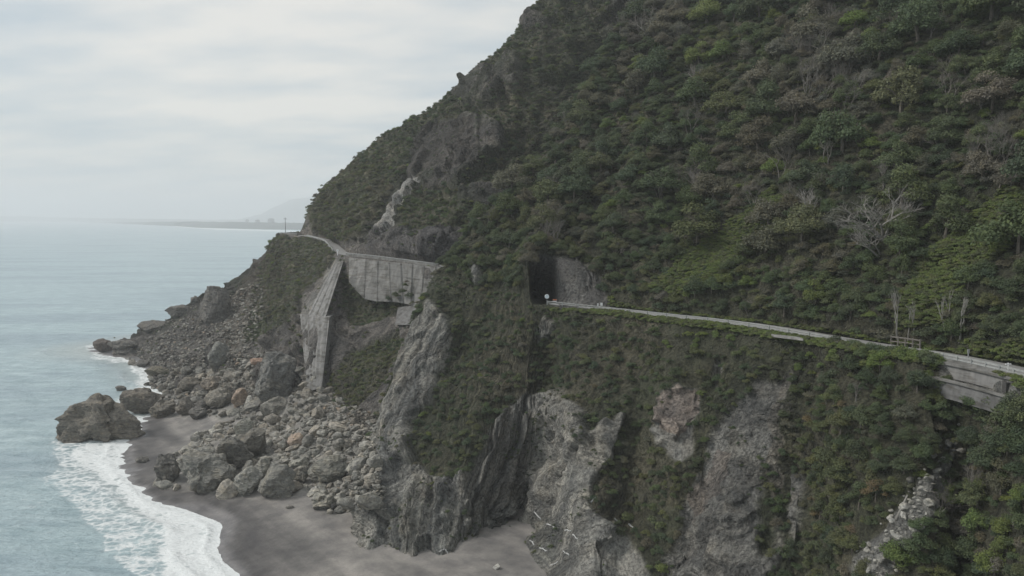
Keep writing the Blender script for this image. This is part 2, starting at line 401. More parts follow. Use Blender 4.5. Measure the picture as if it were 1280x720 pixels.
# match the widths of upper rows near the tunnel: the first stations keep the spur's own upper rows
for j, (rws, pxo) in enumerate(((B[8], 8), )):
    rws[6] = U(697, 376, 177.5); rws[7] = U(698, 322, 179.5); rws[8] = U(722, 283, 191.5); rws[9] = U(772, 225, 201); rws[10] = U(826, 146, 217); rws[11] = U(890, 55, 240); rws[12] = U(958, -60, 270)
B[9][7] = U(747, 352, 174)
NRB = [3, 70, 80, 80, 55, 10, 14, 36, 62, 74, 62, 40]
NCB = [6, 12, 46, 40, 40, 20, 12, 10, 44, 46, 44, 44, 52, 46, 56, 52, 46, 36, 40, 20, 16, 14, 12]
GB, rB, cB, trB, tcB = loft(B, NRB, NCB[:len(B)-1])

# --- far headland (A)
A = []
def lerp_col(foot, sky):
    f = U(*foot); s = U(*sky); rows = [f+np.array((0, -1, -5)), f]
    for t in (.16, .32, .5, .66, .70, .76, .84, .92, 1.0): rows.append(f+(s-f)*t+np.array((0, 0, 2.5*math.sin(math.pi*t))))
    rows += [s+np.array((-6, 30, -14)), s+np.array((-14, 75, -s[2]-6))]
    return rows
A += [lerp_col((140, 446, 354), (140, 440, 360)), lerp_col((163, 448, 350), (168, 415, 375)), lerp_col((196, 492, 280), (205, 399, 372)),
      lerp_col((240, 505, 258), (250, 368, 368)), lerp_col((285, 510, 240), (290, 352, 366)), lerp_col((315, 512, 232), (312, 333, 366)), lerp_col((340, 505, 226), (331, 314, 368))]
def back(s): return [s+np.array((-8, 30, -8)), s+np.array((-14, 90, -s[2]-6))]
def acol(low, road, zr, hi):
    rows = [U(*low[0])+np.array((0, -1, -5))]+c_rows(low)
    R = U(road[0], road[1], road[2]); rows.append(R); rows.append(R+np.array((2.5, 5.2, 0))); rows += c_rows(hi); rows += back(rows[-1]); return rows
A.append(acol([(362, 500, 222), (360, 440, 240), (356, 370, 285), (352, 320, 335)], (351, 293.2, 366), 0, [(352, 291.6, 373.5), (352.5, 291.6, 374.5), (353, 291.6, 375.5), (353.5, 291.8, 377)]))
A.append(acol([(370, 497, 221), (369, 446, 235), (365, 382, 270), (362, 328, 322)], (366, 294.4, 357), 0, [(370, 292.6, 365), (372, 291.8, 367), (374, 291, 369), (376, 290, 373)]))
A.append(acol([(378, 495, 220), (378, 450, 230), (376, 390, 258), (374, 335, 310)], (374, 295, 350), 0, [(384, 283, 358), (384, 277, 362), (384, 270, 366), (385, 265, 372)]))
A.append(acol([(392, 492, 219), (392, 445, 226), (400, 395, 240), (408, 345, 268)], (402, 301, 318), 0, [(408, 288, 327), (413, 270, 336), (419, 250, 348), (424, 224, 366)]))
A.append(acol([(415, 505, 214), (412, 460, 224), (412, 405, 236), (419, 350, 254)], (428, 319, 266), 0, [(440, 298, 276), (452, 266, 292), (466, 226, 318), (484, 174, 355)]))
A.append(acol([(440, 535, 200), (437, 500, 208), (440, 440, 226), (448, 378, 247)], (460, 322.5, 252), 0, [(468, 298, 262), (492, 252, 280), (516, 195, 312), (540, 142, 348)]))
A.append(acol([(458, 565, 190), (465, 520, 199), (485, 450, 216), (505, 387, 235)], (508, 328.5, 238), 0, [(513, 303, 247), (537, 243, 270), (563, 171, 306), (590, 100, 343)]))
A.append(acol([(475, 600, 180), (495, 540, 190), (530, 450, 206), (543, 378, 223.5)], (553, 334, 226), 0, [(558, 310, 235), (588, 232, 262), (612, 142, 300), (637, 53, 340)]))
A.append(acol([(520, 600, 205), (540, 540, 212), (580, 450, 222), (600, 378, 232)], (612, 339, 236), 0, [(617, 312, 246), (640, 220, 270), (656, 110, 303), (684, 2, 337)]))
A.append(acol([(600, 600, 225), (620, 540, 232), (650, 450, 240), (680, 378, 248)], (700, 345, 250), 0, [(705, 318, 258), (722, 180, 284), (738, 50, 308), (752, -110, 333)]))
A.append(acol([(700, 600, 240), (720, 540, 246), (750, 450, 255), (780, 378, 262)], (800, 345, 266), 0, [(805, 318, 272), (822, 180, 296), (832, 50, 318), (835, -220, 343)]))
NRA = [3, 44, 56, 56, 48, 8, 16, 48, 60, 60, 10, 8]
NCA = [12, 24, 32, 34, 24, 20, 24, 12, 14, 24, 28, 34, 42, 42, 42, 36, 14]
GA, rA, cA, trA, tcA = loft(A, NRA, NCA)

# ---- painted cover (places where the cliff is bare, by feature)
ROCKB = [[(455, 560), (470, 520), (490, 470), (505, 425), (540, 375), (556, 400), (560, 440), (548, 480), (530, 520), (512, 560), (508, 585), (545, 596), (588, 588), (606, 556), (630, 520), (655, 498), (690, 490), (722, 508), (735, 548), (752, 535), (775, 540), (770, 575), (745, 615), (738, 640), (770, 652), (800, 700), (800, 740), (640, 740), (640, 700), (440, 720), (450, 620)],
         [(830, 505), (845, 488), (875, 492), (872, 525), (865, 560), (850, 575), (835, 560), (828, 540)],
         [(985, 462), (975, 500), (962, 560), (965, 640), (975, 690), (960, 760), (790, 760), (832, 690), (850, 645), (878, 590), (902, 552), (928, 505), (945, 475), (965, 478)],
         [(1208, 535), (1196, 560), (1165, 620), (1150, 670), (1115, 730), (1055, 730), (1090, 682), (1112, 645), (1150, 610), (1178, 575), (1192, 545)],
         [(655, 318), (712, 318), (748, 352), (758, 384), (690, 384), (668, 350)],
         [(905, 455), (918, 470), (905, 490), (895, 475)], [(765, 530), (775, 525), (775, 560), (762, 565)],
         [(985, 600), (1010, 600), (1000, 660), (985, 700), (975, 650)], [(1180, 445), (1275, 470), (1290, 510), (1190, 500)],
         [(672, 395), (700, 400), (690, 420), (665, 430)], [(590, 330), (598, 325), (600, 350), (590, 355)]]
VEGB = [(560, 540, 46, 42), (700, 470, 40, 18), (955, 640, 12, 60)]
LOWB = [[(962, 232), (985, 250), (945, 300), (905, 345), (860, 378), (815, 372), (840, 335), (895, 285), (930, 250)],
        [(1120, 385), (1150, 320), (1200, 285), (1260, 235), (1290, 240), (1290, 300), (1215, 350), (1185, 415), (1120, 415)],
        [(1210, 425), (1290, 425), (1290, 452), (1215, 440)]]
VEGA = [[(470, 175), (540, 130), (600, 80), (690, -20), (760, -20), (760, 130), (680, 220), (600, 150), (585, 160), (520, 160), (490, 200)],
        [(380, 262), (430, 215), (480, 172), (535, 130), (580, 95), (640, 30), (700, 0), (690, 60), (640, 60), (600, 90), (572, 130), (540, 158), (520, 200), (495, 225), (470, 262), (445, 290), (425, 303), (395, 295)],
        [(505, 250), (530, 238), (575, 235), (620, 200), (660, 180), (670, 220), (620, 270), (575, 290), (520, 300), (498, 285)],
        [(344, 292), (420, 303), (415, 325), (385, 365), (365, 400), (330, 430), (305, 430), (312, 380), (325, 330)],
        [(498, 415), (512, 440), (490, 490), (450, 515), (405, 512), (412, 485), (430, 450), (460, 428)],
        [(640, 40), (760, 0), (760, 120), (700, 170), (655, 210), (630, 180), (670, 120), (650, 80)],
        [(430, 340), (450, 352), (455, 370), (475, 385), (490, 372), (500, 350), (505, 385), (480, 410), (440, 410), (425, 375)]]
def paint(G, s):
    P = G.reshape(-1, 3); px, py, d = proj(P)
    w = P/9.0
    px = px+fbm(w, 4, s)*1400/np.maximum(d, 30)*1.6+fbm(P/1.6, 3, s+9)*700/np.maximum(d, 30); py = py+fbm(w+31, 4, s+5)*1400/np.maximum(d, 30)*1.6
    return px, py, d

def build_sheet(G, r, c, tr, tc, name, which):
    R, C, _ = G.shape; n = normals(G)
    P = G.reshape(-1, 3); nn = n.reshape(-1, 3)
    flip = nn[:, 1] > 0
    if flip.mean() > .5: nn = -nn; n = -n
    px, py, d = paint(G, 40 if which == 'B' else 60)
    rr = np.repeat(r, C).reshape(R, C); cc = np.tile(c, R).reshape(R, C)
    s1 = np.repeat(np.interp(r, np.arange(len(tr)), tr), C); s2 = np.tile(np.interp(c, np.arange(len(tc)), tc), R)
    rowf = rr.ravel(); colf = cc.ravel()
    if which == 'B':
        bare = np.zeros(len(P), bool)
        for q in ROCKB: bare |= inpoly(px, py, q)
        for e in VEGB: bare &= ~inell(px, py, e)
        low = np.zeros(len(P), bool)
        for q in LOWB: low |= inpoly(px, py, q)
    else:
        veg = np.zeros(len(P), bool)
        for q in VEGA: veg |= inpoly(px, py, q)
        for e in ((600, 112, 34, 26), (560, 190, 48, 34), (643, 98, 14, 26), (670, 30, 16, 14), (530, 195, 20, 30), (600, 255, 26, 14)): veg &= ~inell(px, py, e)
        bare = ~veg; low = veg.copy()
    b = bare.astype(float).reshape(R, C)
    for _ in range(3):
        b[1:-1] = (b[:-2]+b[1:-1]+b[2:])/3; b[:, 1:-1] = (b[:, :-2]+b[:, 1:-1]+b[:, 2:])/3
    b = b.ravel()
    # displacement: strata run along the columns
    s2o = s2; s2 = s2-(.62 if which == 'B' else .15)*s1
    Q = np.stack([s2/5.5, s1/40, 0*s1], 1); wob = fbm(P/7, 3, 3)[:, None]*.35
    st = ridged(Q+wob, 3, 21); Q2 = np.stack([s2/1.9, s1/8.5, 0*s1+3], 1); st2 = ridged(Q2+wob, 3, 25)
    fc = facet(np.stack([s2/3.6, s1/12, 0*s1], 1)+wob, 5); fc2 = facet(np.stack([s2/1.3, s1/3.6, 0*s1], 1)+wob, 6)
    big = fbm(P/24, 4, 77)
    rock = st*1.9+st2*.55+fc*2.3+fc2*.8+fbm(P/1.1, 3, 8)*.25
    soil = fbm(P/6, 4, 13)*1.1
    gul = ridged(np.stack([s2o/22, s1/90, 0*s1+9], 1)+wob, 2, 51)*2.0
    if which == 'B':
        lowz = np.clip((4.6-rowf)/.8, 0, 1); rib = ridged(np.stack([s2/13, s1/70, 0*s1+4], 1)+wob*1.3, 2, 151); rib = np.sign(rib)*np.abs(rib)**.8
        gul = gul*(1-lowz*.6)+lowz*rib*3.2*(.55+.45*b)
    else:
        hz_ = np.clip((rowf-6.5)/.8, 0, 1)*(colf > 9.5); gul = gul+hz_*b*(facet(np.stack([s2o/3.2, s1/9, 0*s1], 1)+wob, 19)*3.2)+hz_*(ridged(np.stack([s2o/15, s1/70, 0*s1+2], 1)+wob, 3, 161)*3.4+facet(np.stack([s2o/6, s1/9, 0*s1], 1)+wob, 9)*1.8)
    disp = b*rock+(1-b)*soil+big*2.2+gul
    # keep the road bench, the tunnel recess and the walls clean
    dr = np.minimum(np.abs(rowf-5), np.abs(rowf-6)); dr = np.where((rowf > 5) & (rowf < 6), 0, dr)
    side = np.where(rowf < 5.5, dr/.35, dr/1.0)
    amp = np.clip(side, 0, 1)
    if which == 'A':
        amp = np.where((colf < 7), 1.0, amp)
        amp = np.where((colf >= 6) & (colf < 7), 1-(colf-6)*(1-np.clip(side, 0, 1)), amp)
        amp = amp*np.where(rowf >= 9.5, .8, 1); amp = np.where((rowf > 6.6) & (colf > 9.2), amp*1.5, amp); amp = np.where((colf > 6.5) & (colf < 9.3) & (rowf > 6), .1, amp)
        wallz = (colf > 10.7) & (colf < 14.3) & (rowf > 3.75) & (rowf < 5.2); amp = np.where(wallz, 0, amp)
        amp = np.where((colf > 9.0) & (colf < 11.0) & (rowf > 2) & (rowf < 4.2), amp*.35, amp)
    else:
        amp = np.where(colf < 5, 1, amp)
        cave = (colf > 5) & (colf < 8.5) & (rowf > 4.85) & (rowf < 7.1); amp = np.where(cave, amp*.15, amp)
        amp = np.where(colf < 3, amp*(.45+.18*colf), amp)
        wl = (colf > 16.3) & (colf < 20) & (rowf > 3.7) & (rowf < 5); amp = np.where(wl, 0, amp)
    P2 = P+nn*(disp*amp)[:, None]
    if which == 'B': P2[:, 1] -= np.clip(1.6-rowf, 0, .6)/.6*3.5*np.clip((colf-3)/2, .3, 1)*np.clip((13-colf)/3, 0, 1)
    if False:   # rock pops slightly outwards over caves at the foot
        pass
    # base colours of the things themselves
    t = .6*fbm(P/5, 4, 91)+.9*fbm(np.stack([s2/1.6, s1/9, 0*s1], 1), 3, 92); t2 = fbm(P/13, 3, 93)
    rk = np.array((.262, .263, .255))[None]*(1+.35*t[:, None])*(1+.25*t2[:, None])
    if which == 'A': rk = np.array((.165, .157, .152))[None]*(1+.35*t[:, None])*(1+.25*t2[:, None])
    vg = np.array((.062, .070, .046))[None]*(1+.3*t[:, None]); br = np.array((.088, .084, .062))[None]*(1+.3*t2[:, None])
    f = np.clip(.45+1.2*t2, 0, 1)[:, None]; vg = vg*(1-f)+br*f
    if which == 'A':
        vg = vg*1.1; hi = np.clip((rowf-6.8)/.6, 0, 1)[:, None]; moss = np.clip(.5+1.5*fbm(P/9, 4, 95), 0, 1)[:, None]; rk = rk*(1-hi*.35)*(1-hi*moss)+np.array((.055, .062, .048))[None]*hi*moss
    col = rk*b[:, None]+vg*(1-b[:, None])
    def dab(poly, cl, k=.8):
        nonlocal col
        m = (inpoly(px, py, poly) if len(poly) > 4 or isinstance(poly[0], tuple) else inell(px, py, poly)).astype(float)*k
        col = col*(1-m[:, None])+np.array(cl)[None]*m[:, None]*(1+.3*t[:, None])
    if which == 'A':
        dab([(523, 226), (515, 222), (495, 237), (482, 260), (465, 278), (470, 290), (492, 282), (497, 262), (515, 245), (527, 235)], (.34, .34, .34), .9)  # sprayed concrete
        dab([(455, 282), (560, 290), (575, 320), (552, 330), (455, 320)], (.115, .113, .12), .7)
        dab([(525, 160), (600, 158), (598, 215), (570, 222), (520, 218), (512, 185)], (.072, .068, .066), .85)
        dab([(415, 325), (428, 322), (420, 360), (405, 395), (372, 396), (395, 365)], (.26, .255, .245), .75)
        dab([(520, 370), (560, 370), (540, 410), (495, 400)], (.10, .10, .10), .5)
        dab([(300, 350), (330, 320), (345, 300), (330, 380), (300, 430), (265, 430), (290, 390)], (.085, .075, .06), .6)
    else:
        dab([(988, 462), (975, 500), (965, 580), (968, 640), (955, 640), (952, 580), (962, 510), (972, 470)], (.30, .28, .25), .7)
        dab([(830, 505), (845, 488), (875, 492), (872, 525), (850, 540), (832, 530)], (.30, .25, .225), .75)
        dab([(860, 620), (890, 590), (905, 560), (925, 560), (900, 620), (870, 660)], (.22, .19, .175), .6)
        dab([(548, 425), (562, 415), (560, 455), (548, 470)], (.34, .34, .33), .7)
        dab([(1208, 535), (1196, 560), (1190, 580), (1180, 575), (1192, 545)], (.26, .27, .28), .9)
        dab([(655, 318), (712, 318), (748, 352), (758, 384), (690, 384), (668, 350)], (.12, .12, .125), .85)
        dab([(705, 345), (715, 345), (718, 382), (704, 382)], (.20, .20, .20), .8)
        dab([(722, 355), (728, 352), (730, 384), (722, 384)], (.20, .20, .20), .8)
        dab([(850, 680), (880, 645), (890, 650), (860, 705), (825, 725)], (.24, .235, .225), .6)
        dab([(470, 640), (560, 620), (700, 640), (690, 700), (470, 700)], (.145, .155, .150), .5)
        for q in LOWB[:1]: dab(q, (.11, .145, .06), .8)
        dab(LOWB[1], (.125, .125, .068), .8); dab(LOWB[2], (.11, .14, .06), .8)
    me = mkobj(name, P2, grid_faces(R, C), M_TER, None, True, {'col': np.clip(col, .01, .8), 'strata': np.stack([s2+fbm(P/12, 3, 88)*2.5, s1, 0*s1], 1), 'bare': b})
    return me, P2.reshape(R, C, 3), bare.reshape(R, C), low.reshape(R, C), px.reshape(R, C), py.reshape(R, C), rr, cc

oB, PB, bareB, lowB, pxB, pyB, rrB, ccB = build_sheet(GB, rB, cB, trB, tcB, 'hillside', 'B')
oA, PA, bareA, lowA, pxA, pyA, rrA, ccA = build_sheet(GA, rA, cA, trA, tcA, 'headland', 'A')
tag(oB, 'steep wooded slope with grey rock cliffs below the road', kind='structure')
tag(oA, 'rocky headland behind the wooded slope', kind='structure')

# ---- beach and talus ground
def g_ctrl():
    c = []
    for px, py in [(115, 437), (150, 447), (165, 452), (190, 470), (212, 482), (196, 497), (190, 515), (178, 530), (176, 545), (158, 556), (148, 575), (165, 598), (180, 612), (205, 628), (240, 640), (272, 650), (280, 665), (272, 685), (285, 705), (302, 720), (320, 760), (350, 840), (400, 960)]:
        c.append(U(px, py, z=0))
    for px, py in [(60, 437), (100, 470), (120, 500), (60, 520), (60, 580), (90, 640), (150, 700), (200, 760), (250, 850), (280, 960), (20, 700), (20, 850)]:
        c.append(U(px, py, z=-3.2))
    for px, py, z in [(330, 680, .9), (300, 655, .8), (240, 615, .9), (380, 690, 1.4), (430, 700, 2.0), (470, 700, 2.4), (560, 712, 2.6), (640, 715, 2.6), (440, 655, 2.5), (200, 555, .9), (235, 545, 1.5), (220, 575, 1.3),
                      (250, 560, 2.0), (205, 600, 1.4), (290, 620, 1.9), (350, 625, 2.3), (400, 640, 2.7), (460, 640, 3.4), (300, 545, 4), (350, 565, 5), (410, 585, 5), (450, 605, 4.2),
                      (250, 500, 2.6), (210, 500, 1.2), (290, 515, 5.5), (330, 515, 8), (362, 502, 12), (392, 494, 14.2), (415, 507, 12.7), (440, 537, 10.2), (458, 567, 7.2), (475, 602, 4.6), (380, 530, 9.5), (350, 530, 7.5), (230, 520, 2), (430, 760, 2), (500, 850, 2.2), (600, 760, 2.6), (600, 960, 2.4), (450, 960, 1.2)]:
        c.append(U(px, py, z=z))
    for x, y, z in [(-60, 260, 10), (-20, 200, 6), (0, 170, 3), (40, 140, 3), (60, 110, 3), (70, 60, 3), (-120, 340, 6), (-60, 340, 15), (0, 260, 10), (20, 60, 2.5), (30, 0, 2.5), (-10, 0, .5), (-30, 0, -3), (-20, 30, -1.5), (-240, 300, -5), (-240, 420, -6), (-200, 480, -6), (100, 200, 5), (-240, 180, -5), (-240, 60, -5), (-160, 20, -5)]:
        c.append(np.array((x, y, z)))
    for px, py, z in [(480, 694, 2.3), (520, 694, 2.4), (560, 694, 2.5), (600, 694, 2.5), (640, 700, 2.5), (700, 716, 2.5), (520, 665, 2.4), (580, 665, 2.4), (640, 665, 2.4), (700, 680, 2.4), (760, 730, 2.5), (820, 760, 2.5), (640, 640, 2.4), (560, 640, 2.5)]: c.append(U(px, py, z=z))
    return np.array(c)
CT = g_ctrl(); nC = len(CT)
def tps(r): return np.where(r > 1e-6, r*r*np.log(np.maximum(r, 1e-6)), 0)
Kk = tps(np.linalg.norm(CT[:, None, :2]-CT[None, :, :2], axis=-1)/50)+np.eye(nC)*.002
Ap = np.block([[Kk, np.c_[np.ones(nC), CT[:, :2]/50]], [np.c_[np.ones(nC), CT[:, :2]/50].T, np.zeros((3, 3))]])
Wt = np.linalg.solve(Ap, np.r_[CT[:, 2], 0, 0, 0])
def gz(x, y):
    x = np.asarray(x, float); y = np.asarray(y, float); sh = x.shape; x = x.ravel(); y = y.ravel(); out = np.zeros(len(x))
    for k in range(nC): out += Wt[k]*tps(np.hypot(x-CT[k, 0], y-CT[k, 1])/50)
    out += Wt[nC]+Wt[nC+1]*x/50+Wt[nC+2]*y/50
    return out.reshape(sh)
gx = np.arange(-250, 110, .9); gy = np.arange(-30, 480, 1.0)
GX, GY = np.meshgrid(gx, gy); GZ = np.clip(gz(GX, GY), -6, 22)
Pg = np.stack([GX, GY, GZ], -1).reshape(-1, 3)
sxp, syp, sd = proj(Pg)
TALUS = [(195, 470), (330, 440), (400, 480), (450, 520), (485, 620), (470, 636), (440, 640), (405, 642), (385, 612), (300, 618), (205, 612), (190, 600), (205, 575), (240, 560), (245, 545), (300, 520), (215, 522), (150, 500), (150, 440)]
wpx = sxp+fbm(Pg/6, 3, 4)*12; wpy = syp+fbm(Pg/6+5, 3, 6)*7
tal = inpoly(wpx, wpy, TALUS).astype(float)
Pg[:, 2] += tal*(fbm(Pg/4, 3, 2)*.9)+fbm(Pg*np.array((.05, .02, 0)), 3, 1)*.1*(Pg[:, 2] > -1)
fine = fbm(np.stack([(Pg[:, 0]*.6-Pg[:, 1]*.8)/45, (Pg[:, 0]*.8+Pg[:, 1]*.6)/6, 0*Pg[:, 0]], 1), 4, 44)
Pg[:, 2] += fine*.14*(1-tal)+fbm(Pg*np.array((1/7., 1/3.2, 0)), 4, 46)*np.where(Pg[:, 1] > 168, .75, .22)*np.clip(1-np.abs(Pg[:, 2])/.9, 0, 1)
zt = Pg[:, 2]
dry = np.clip((zt+fine*.9-1.05)/.7, 0, 1)
csand = np.array((.074, .072, .073))[None]*(1-dry[:, None])+np.array((.175, .168, .161))[None]*dry[:, None]
wetshine = np.clip((.62-zt-fine*.5)/.35, 0, 1)
csand = csand*(1-wetshine[:, None])+np.array((.15, .146, .15))[None]*wetshine[:, None]  # pale sheen of the wet edge is mixed into the sand colour
ctal = np.array((.17, .165, .155))[None]*(1+.5*fbm(Pg/2, 3, 6)[:, None])
cgd = csand*(1-tal[:, None])+ctal*tal[:, None]
oG = mkobj('beach', Pg, grid_faces(len(gy), len(gx)), M_SAND, None, True, {'col': cgd, 'wet': wetshine*.9})
tag(oG, 'dark grey sand beach', kind='structure')

# ---- sea: one sheet out to the horizon
az = np.radians(np.concatenate([np.linspace(-180, -75, 36), np.linspace(-74, -34, 60), np.linspace(-33.8, 12, 420), np.linspace(13, 180, 60)]))
rg = np.concatenate([[5], np.geomspace(60, 700, 430), np.geomspace(712, 90000, 220)])
AZ, RG = np.meshgrid(az, rg); SX = RG*np.sin(AZ); SY = RG*np.cos(AZ)
Ps = np.stack([SX, SY, 0*SX], -1).reshape(-1, 3)
near = (RG.ravel() < 800)
gzz = np.full(len(Ps), -6.0); ii = near & (Ps[:, 0] > -249) & (Ps[:, 0] < 109) & (Ps[:, 1] > -29) & (Ps[:, 1] < 479)
gzz[ii] = np.clip(gz(Ps[ii, 0], Ps[ii, 1]), -6, 20)
spx, spy, sdd = proj(Ps)
wx = spx+fbm(Ps/14, 4, 31)*16; wy = spy+fbm(Ps/14+8, 4, 33)*9
sw = fbm(Ps*np.array((1/30, 1/9, 0)), 3, 71)*.22+fbm(Ps*np.array((1/8, 1/3.5, 0)), 3, 73)*.10
Ps[:, 2] = np.where(near, sw*np.clip((700-RG.ravel())/300, 0, 1), 0)*np.clip((-gzz)/1.5, .12, 1)
crn = np.clip(.5+1.4*fbm(Ps/18, 3, 131), 0, 1)
Ps[:, 2] += near*(ii)*(.20*np.exp(-((gzz+.55+.12*fbm(Ps/9, 3, 132))/.16)**2)+.5*np.exp(-((gzz+1.7+.35*fbm(Ps/16, 3, 133))/.28)**2)*crn)
foam = np.zeros(len(Ps))
def band(poly, v):
    global foam
    foam = np.maximum(foam, inpoly(wx, wy, poly)*v)
band([(75, 552), (180, 540), (190, 560), (172, 585), (200, 615), (300, 650), (300, 690), (330, 730), (180, 730), (150, 700), (110, 660), (60, 600)], .56)
band([(110, 556), (180, 545), (165, 580), (180, 615), (300, 648), (300, 665), (200, 640), (130, 600), (90, 570)], .72)
band([(215, 648), (300, 650), (300, 690), (330, 730), (215, 730), (205, 690)], .78)
band([(120, 585), (170, 588), (215, 630), (300, 648), (285, 672), (225, 668), (160, 632)], .74)
band([(145, 525), (180, 520), (205, 540), (175, 548), (150, 540)], .75)
band([(165, 452), (225, 475), (215, 500), (180, 492), (170, 470)], .66)
band([(105, 428), (150, 440), (170, 452), (140, 452), (112, 446)], .60)
band([(60, 546), (115, 552), (100, 558), (64, 556)], .6)
band([(205, 480), (150, 476), (135, 495), (165, 500), (200, 498)], .45)
shore = np.clip(1-np.abs(gzz)/.55, 0, 1)*near
foam = np.maximum(foam, shore*.80); foam = np.maximum(foam, near*ii*crn*.66*np.exp(-((gzz+1.55+.35*fbm(Ps/16, 3, 133))/.4)**2))
foam = np.where(gzz > .0, np.maximum(foam, .9*near), foam)
# sparse whitecaps and the surf of the far spit
foam = np.maximum(foam, .36*near*(fbm(Ps/30, 3, 101) > .15))
surf = inpoly(spx, spy, [(170, 278.5), (240, 285.2), (270, 287.2), (300, 287.9), (380, 290.0), (380, 289), (300, 286.4), (262, 285.2), (230, 282.9)]); foam = np.where(surf, .95, foam)
fo2 = foam.reshape(AZ.shape)
for _ in range(2):
    fo2[1:-1] = (fo2[:-2]+2*fo2[1:-1]+fo2[2:])/4; fo2[:, 1:-1] = (fo2[:, :-2]+2*fo2[:, 1:-1]+fo2[:, 2:])/4
sha = np.clip((gzz+3.0)/3.0, 0, 1)*.8*near
oS = mkobj('sea', Ps, grid_faces(len(rg), len(az)), M_SEA, None, True, {'foam': fo2.ravel(), 'shallow': sha})
tag(oS, 'pale blue green sea with white surf', kind='structure')

# ------------------------------------------------------------------ ray lookup on the terrain
def bvh_of(o):
    me = o.data; v = np.empty(len(me.vertices)*3, np.float32); me.vertices.foreach_get('co', v)
    f = np.empty(len(me.loops), np.int32); me.loops.foreach_get('vertex_index', f)
    return BVHTree.FromPolygons(v.reshape(-1, 3).tolist(), f.reshape(-1, 4).tolist())
bvA, bvB, bvG = bvh_of(oA), bvh_of(oB), bvh_of(oG)
CAMV = Vector((0, 0, HC))
def hit(px, py, which='ABG'):
    d = Vector(U(px, py, Y=100))-CAMV; d.normalize(); best = None
    for k, b in (('A', bvA), ('B', bvB), ('G', bvG)):
        if k not in which: continue
        h = b.ray_cast(CAMV, d)
        if h[0] is not None and (best is None or h[3] < best[1]): best = (h[0], h[3], k)
    if 'G' in which:
        t = -HC/d.z if d.z < 0 else 1e9
        if best is None or t < best[1]: best = (CAMV+d*t, t, 'S')
    return best
def visible(P, off=2.5):
    d = Vector(P)-CAMV; L = d.length; d.normalize()
    for b in (bvA, bvB):
        h = b.ray_cast(CAMV, d)
        if h[0] is not None and h[3] < L-off: return False
    return True

# ------------------------------------------------------------------ boulders
def ico(sub):
    bm = bmesh.new(); bmesh.ops.create_icosphere(bm, subdivisions=sub, radius=1)
    v = np.array([p.co[:] for p in bm.verts]); f = [tuple(x.index for x in q.verts) for q in bm.faces]; bm.free(); return v, f
ICO = {k: ico(k) for k in (2, 3, 4, 5)}
def rock_mesh(sub, seed, dims=(1, 1, 1), rough=.06, planes=16, lay=0.0):
    r = np.random.default_rng(seed); v, f = ICO[sub]; v = v.copy()
    for _ in range(planes):
        n = r.normal(size=3); n /= np.linalg.norm(n); dd = r.uniform(.56, .9)
        k = np.maximum(0, v@n-dd); v -= k[:, None]*n[None]*.94
    v /= np.abs(v).max(0)
    v = v*np.array(dims)/2
    s = min(dims); w = v+r.uniform(0, 99, 3)
    nn = v/(np.linalg.norm(v, axis=1, keepdims=True)+1e-6)
    d = facet(w/s*2.6, seed)*rough*.9+fbm(w/s*5, 4, seed)*rough*1.1
    if lay: d += ridged(np.stack([w[:, 2]/s*5+w[:, 0]/s*.9, w[:, 0]/s*1.2, w[:, 1]/s], 1), 3, seed+3)*lay
    v = v+nn*(d*s)[:, None]
    return v, f
STONES = []      # (obj, px, py, size, tone)
def stone_tone(t):
    if t[0] > 1.35*t[2]: return 'rusty brown'
    m = sum(t)/3
    return 'pale grey' if m > .23 else ('grey' if m > .14 else 'dark grey')
def put_rock(px, base, w, h, label, seed, tint=(.15, .145, .138), cat='rock', group=None, sub=4, rz=0, depth=.85, sink=.12, lay=0, name='boulder', rough=.07, tilt=(0, 0), which='ABG', planes=16, prof=None):
    hh = hit(px, base-1, which); P = hh[0]; k = proj(np.array(P))[2]/F
    W, H = w*k, h*k*(1+sink)
    v, f = rock_mesh(sub, seed, (W, W*depth, H), rough, planes, lay)
    if prof is not None:
        u = v[:, 0]/(W/2); v[:, 2] = np.where(v[:, 2] > -H*.3, (v[:, 2]+H*.3)*np.interp(u, [q[0] for q in prof], [q[1] for q in prof])-H*.3, v[:, 2])
    o = mkobj(name, v, f, M_ROCK, None, False)
    o.location = (P.x, P.y+W*depth*.35, P.z+H*(.5-sink)); o.rotation_euler = (tilt[0], tilt[1], rz); o['tint'] = tuple(min(.5, c*.7*1.42+.3*1.42*sum(tint)/3) for c in tint)
    tag(o, label, cat, group); return o
G_ = 'boulders at the foot of the headland'
GY_, DK, BR, PL, OR = (.165, .163, .157), (.100, .096, .094), (.125, .115, .102), (.26, .258, .245), (.25, .185, .145)
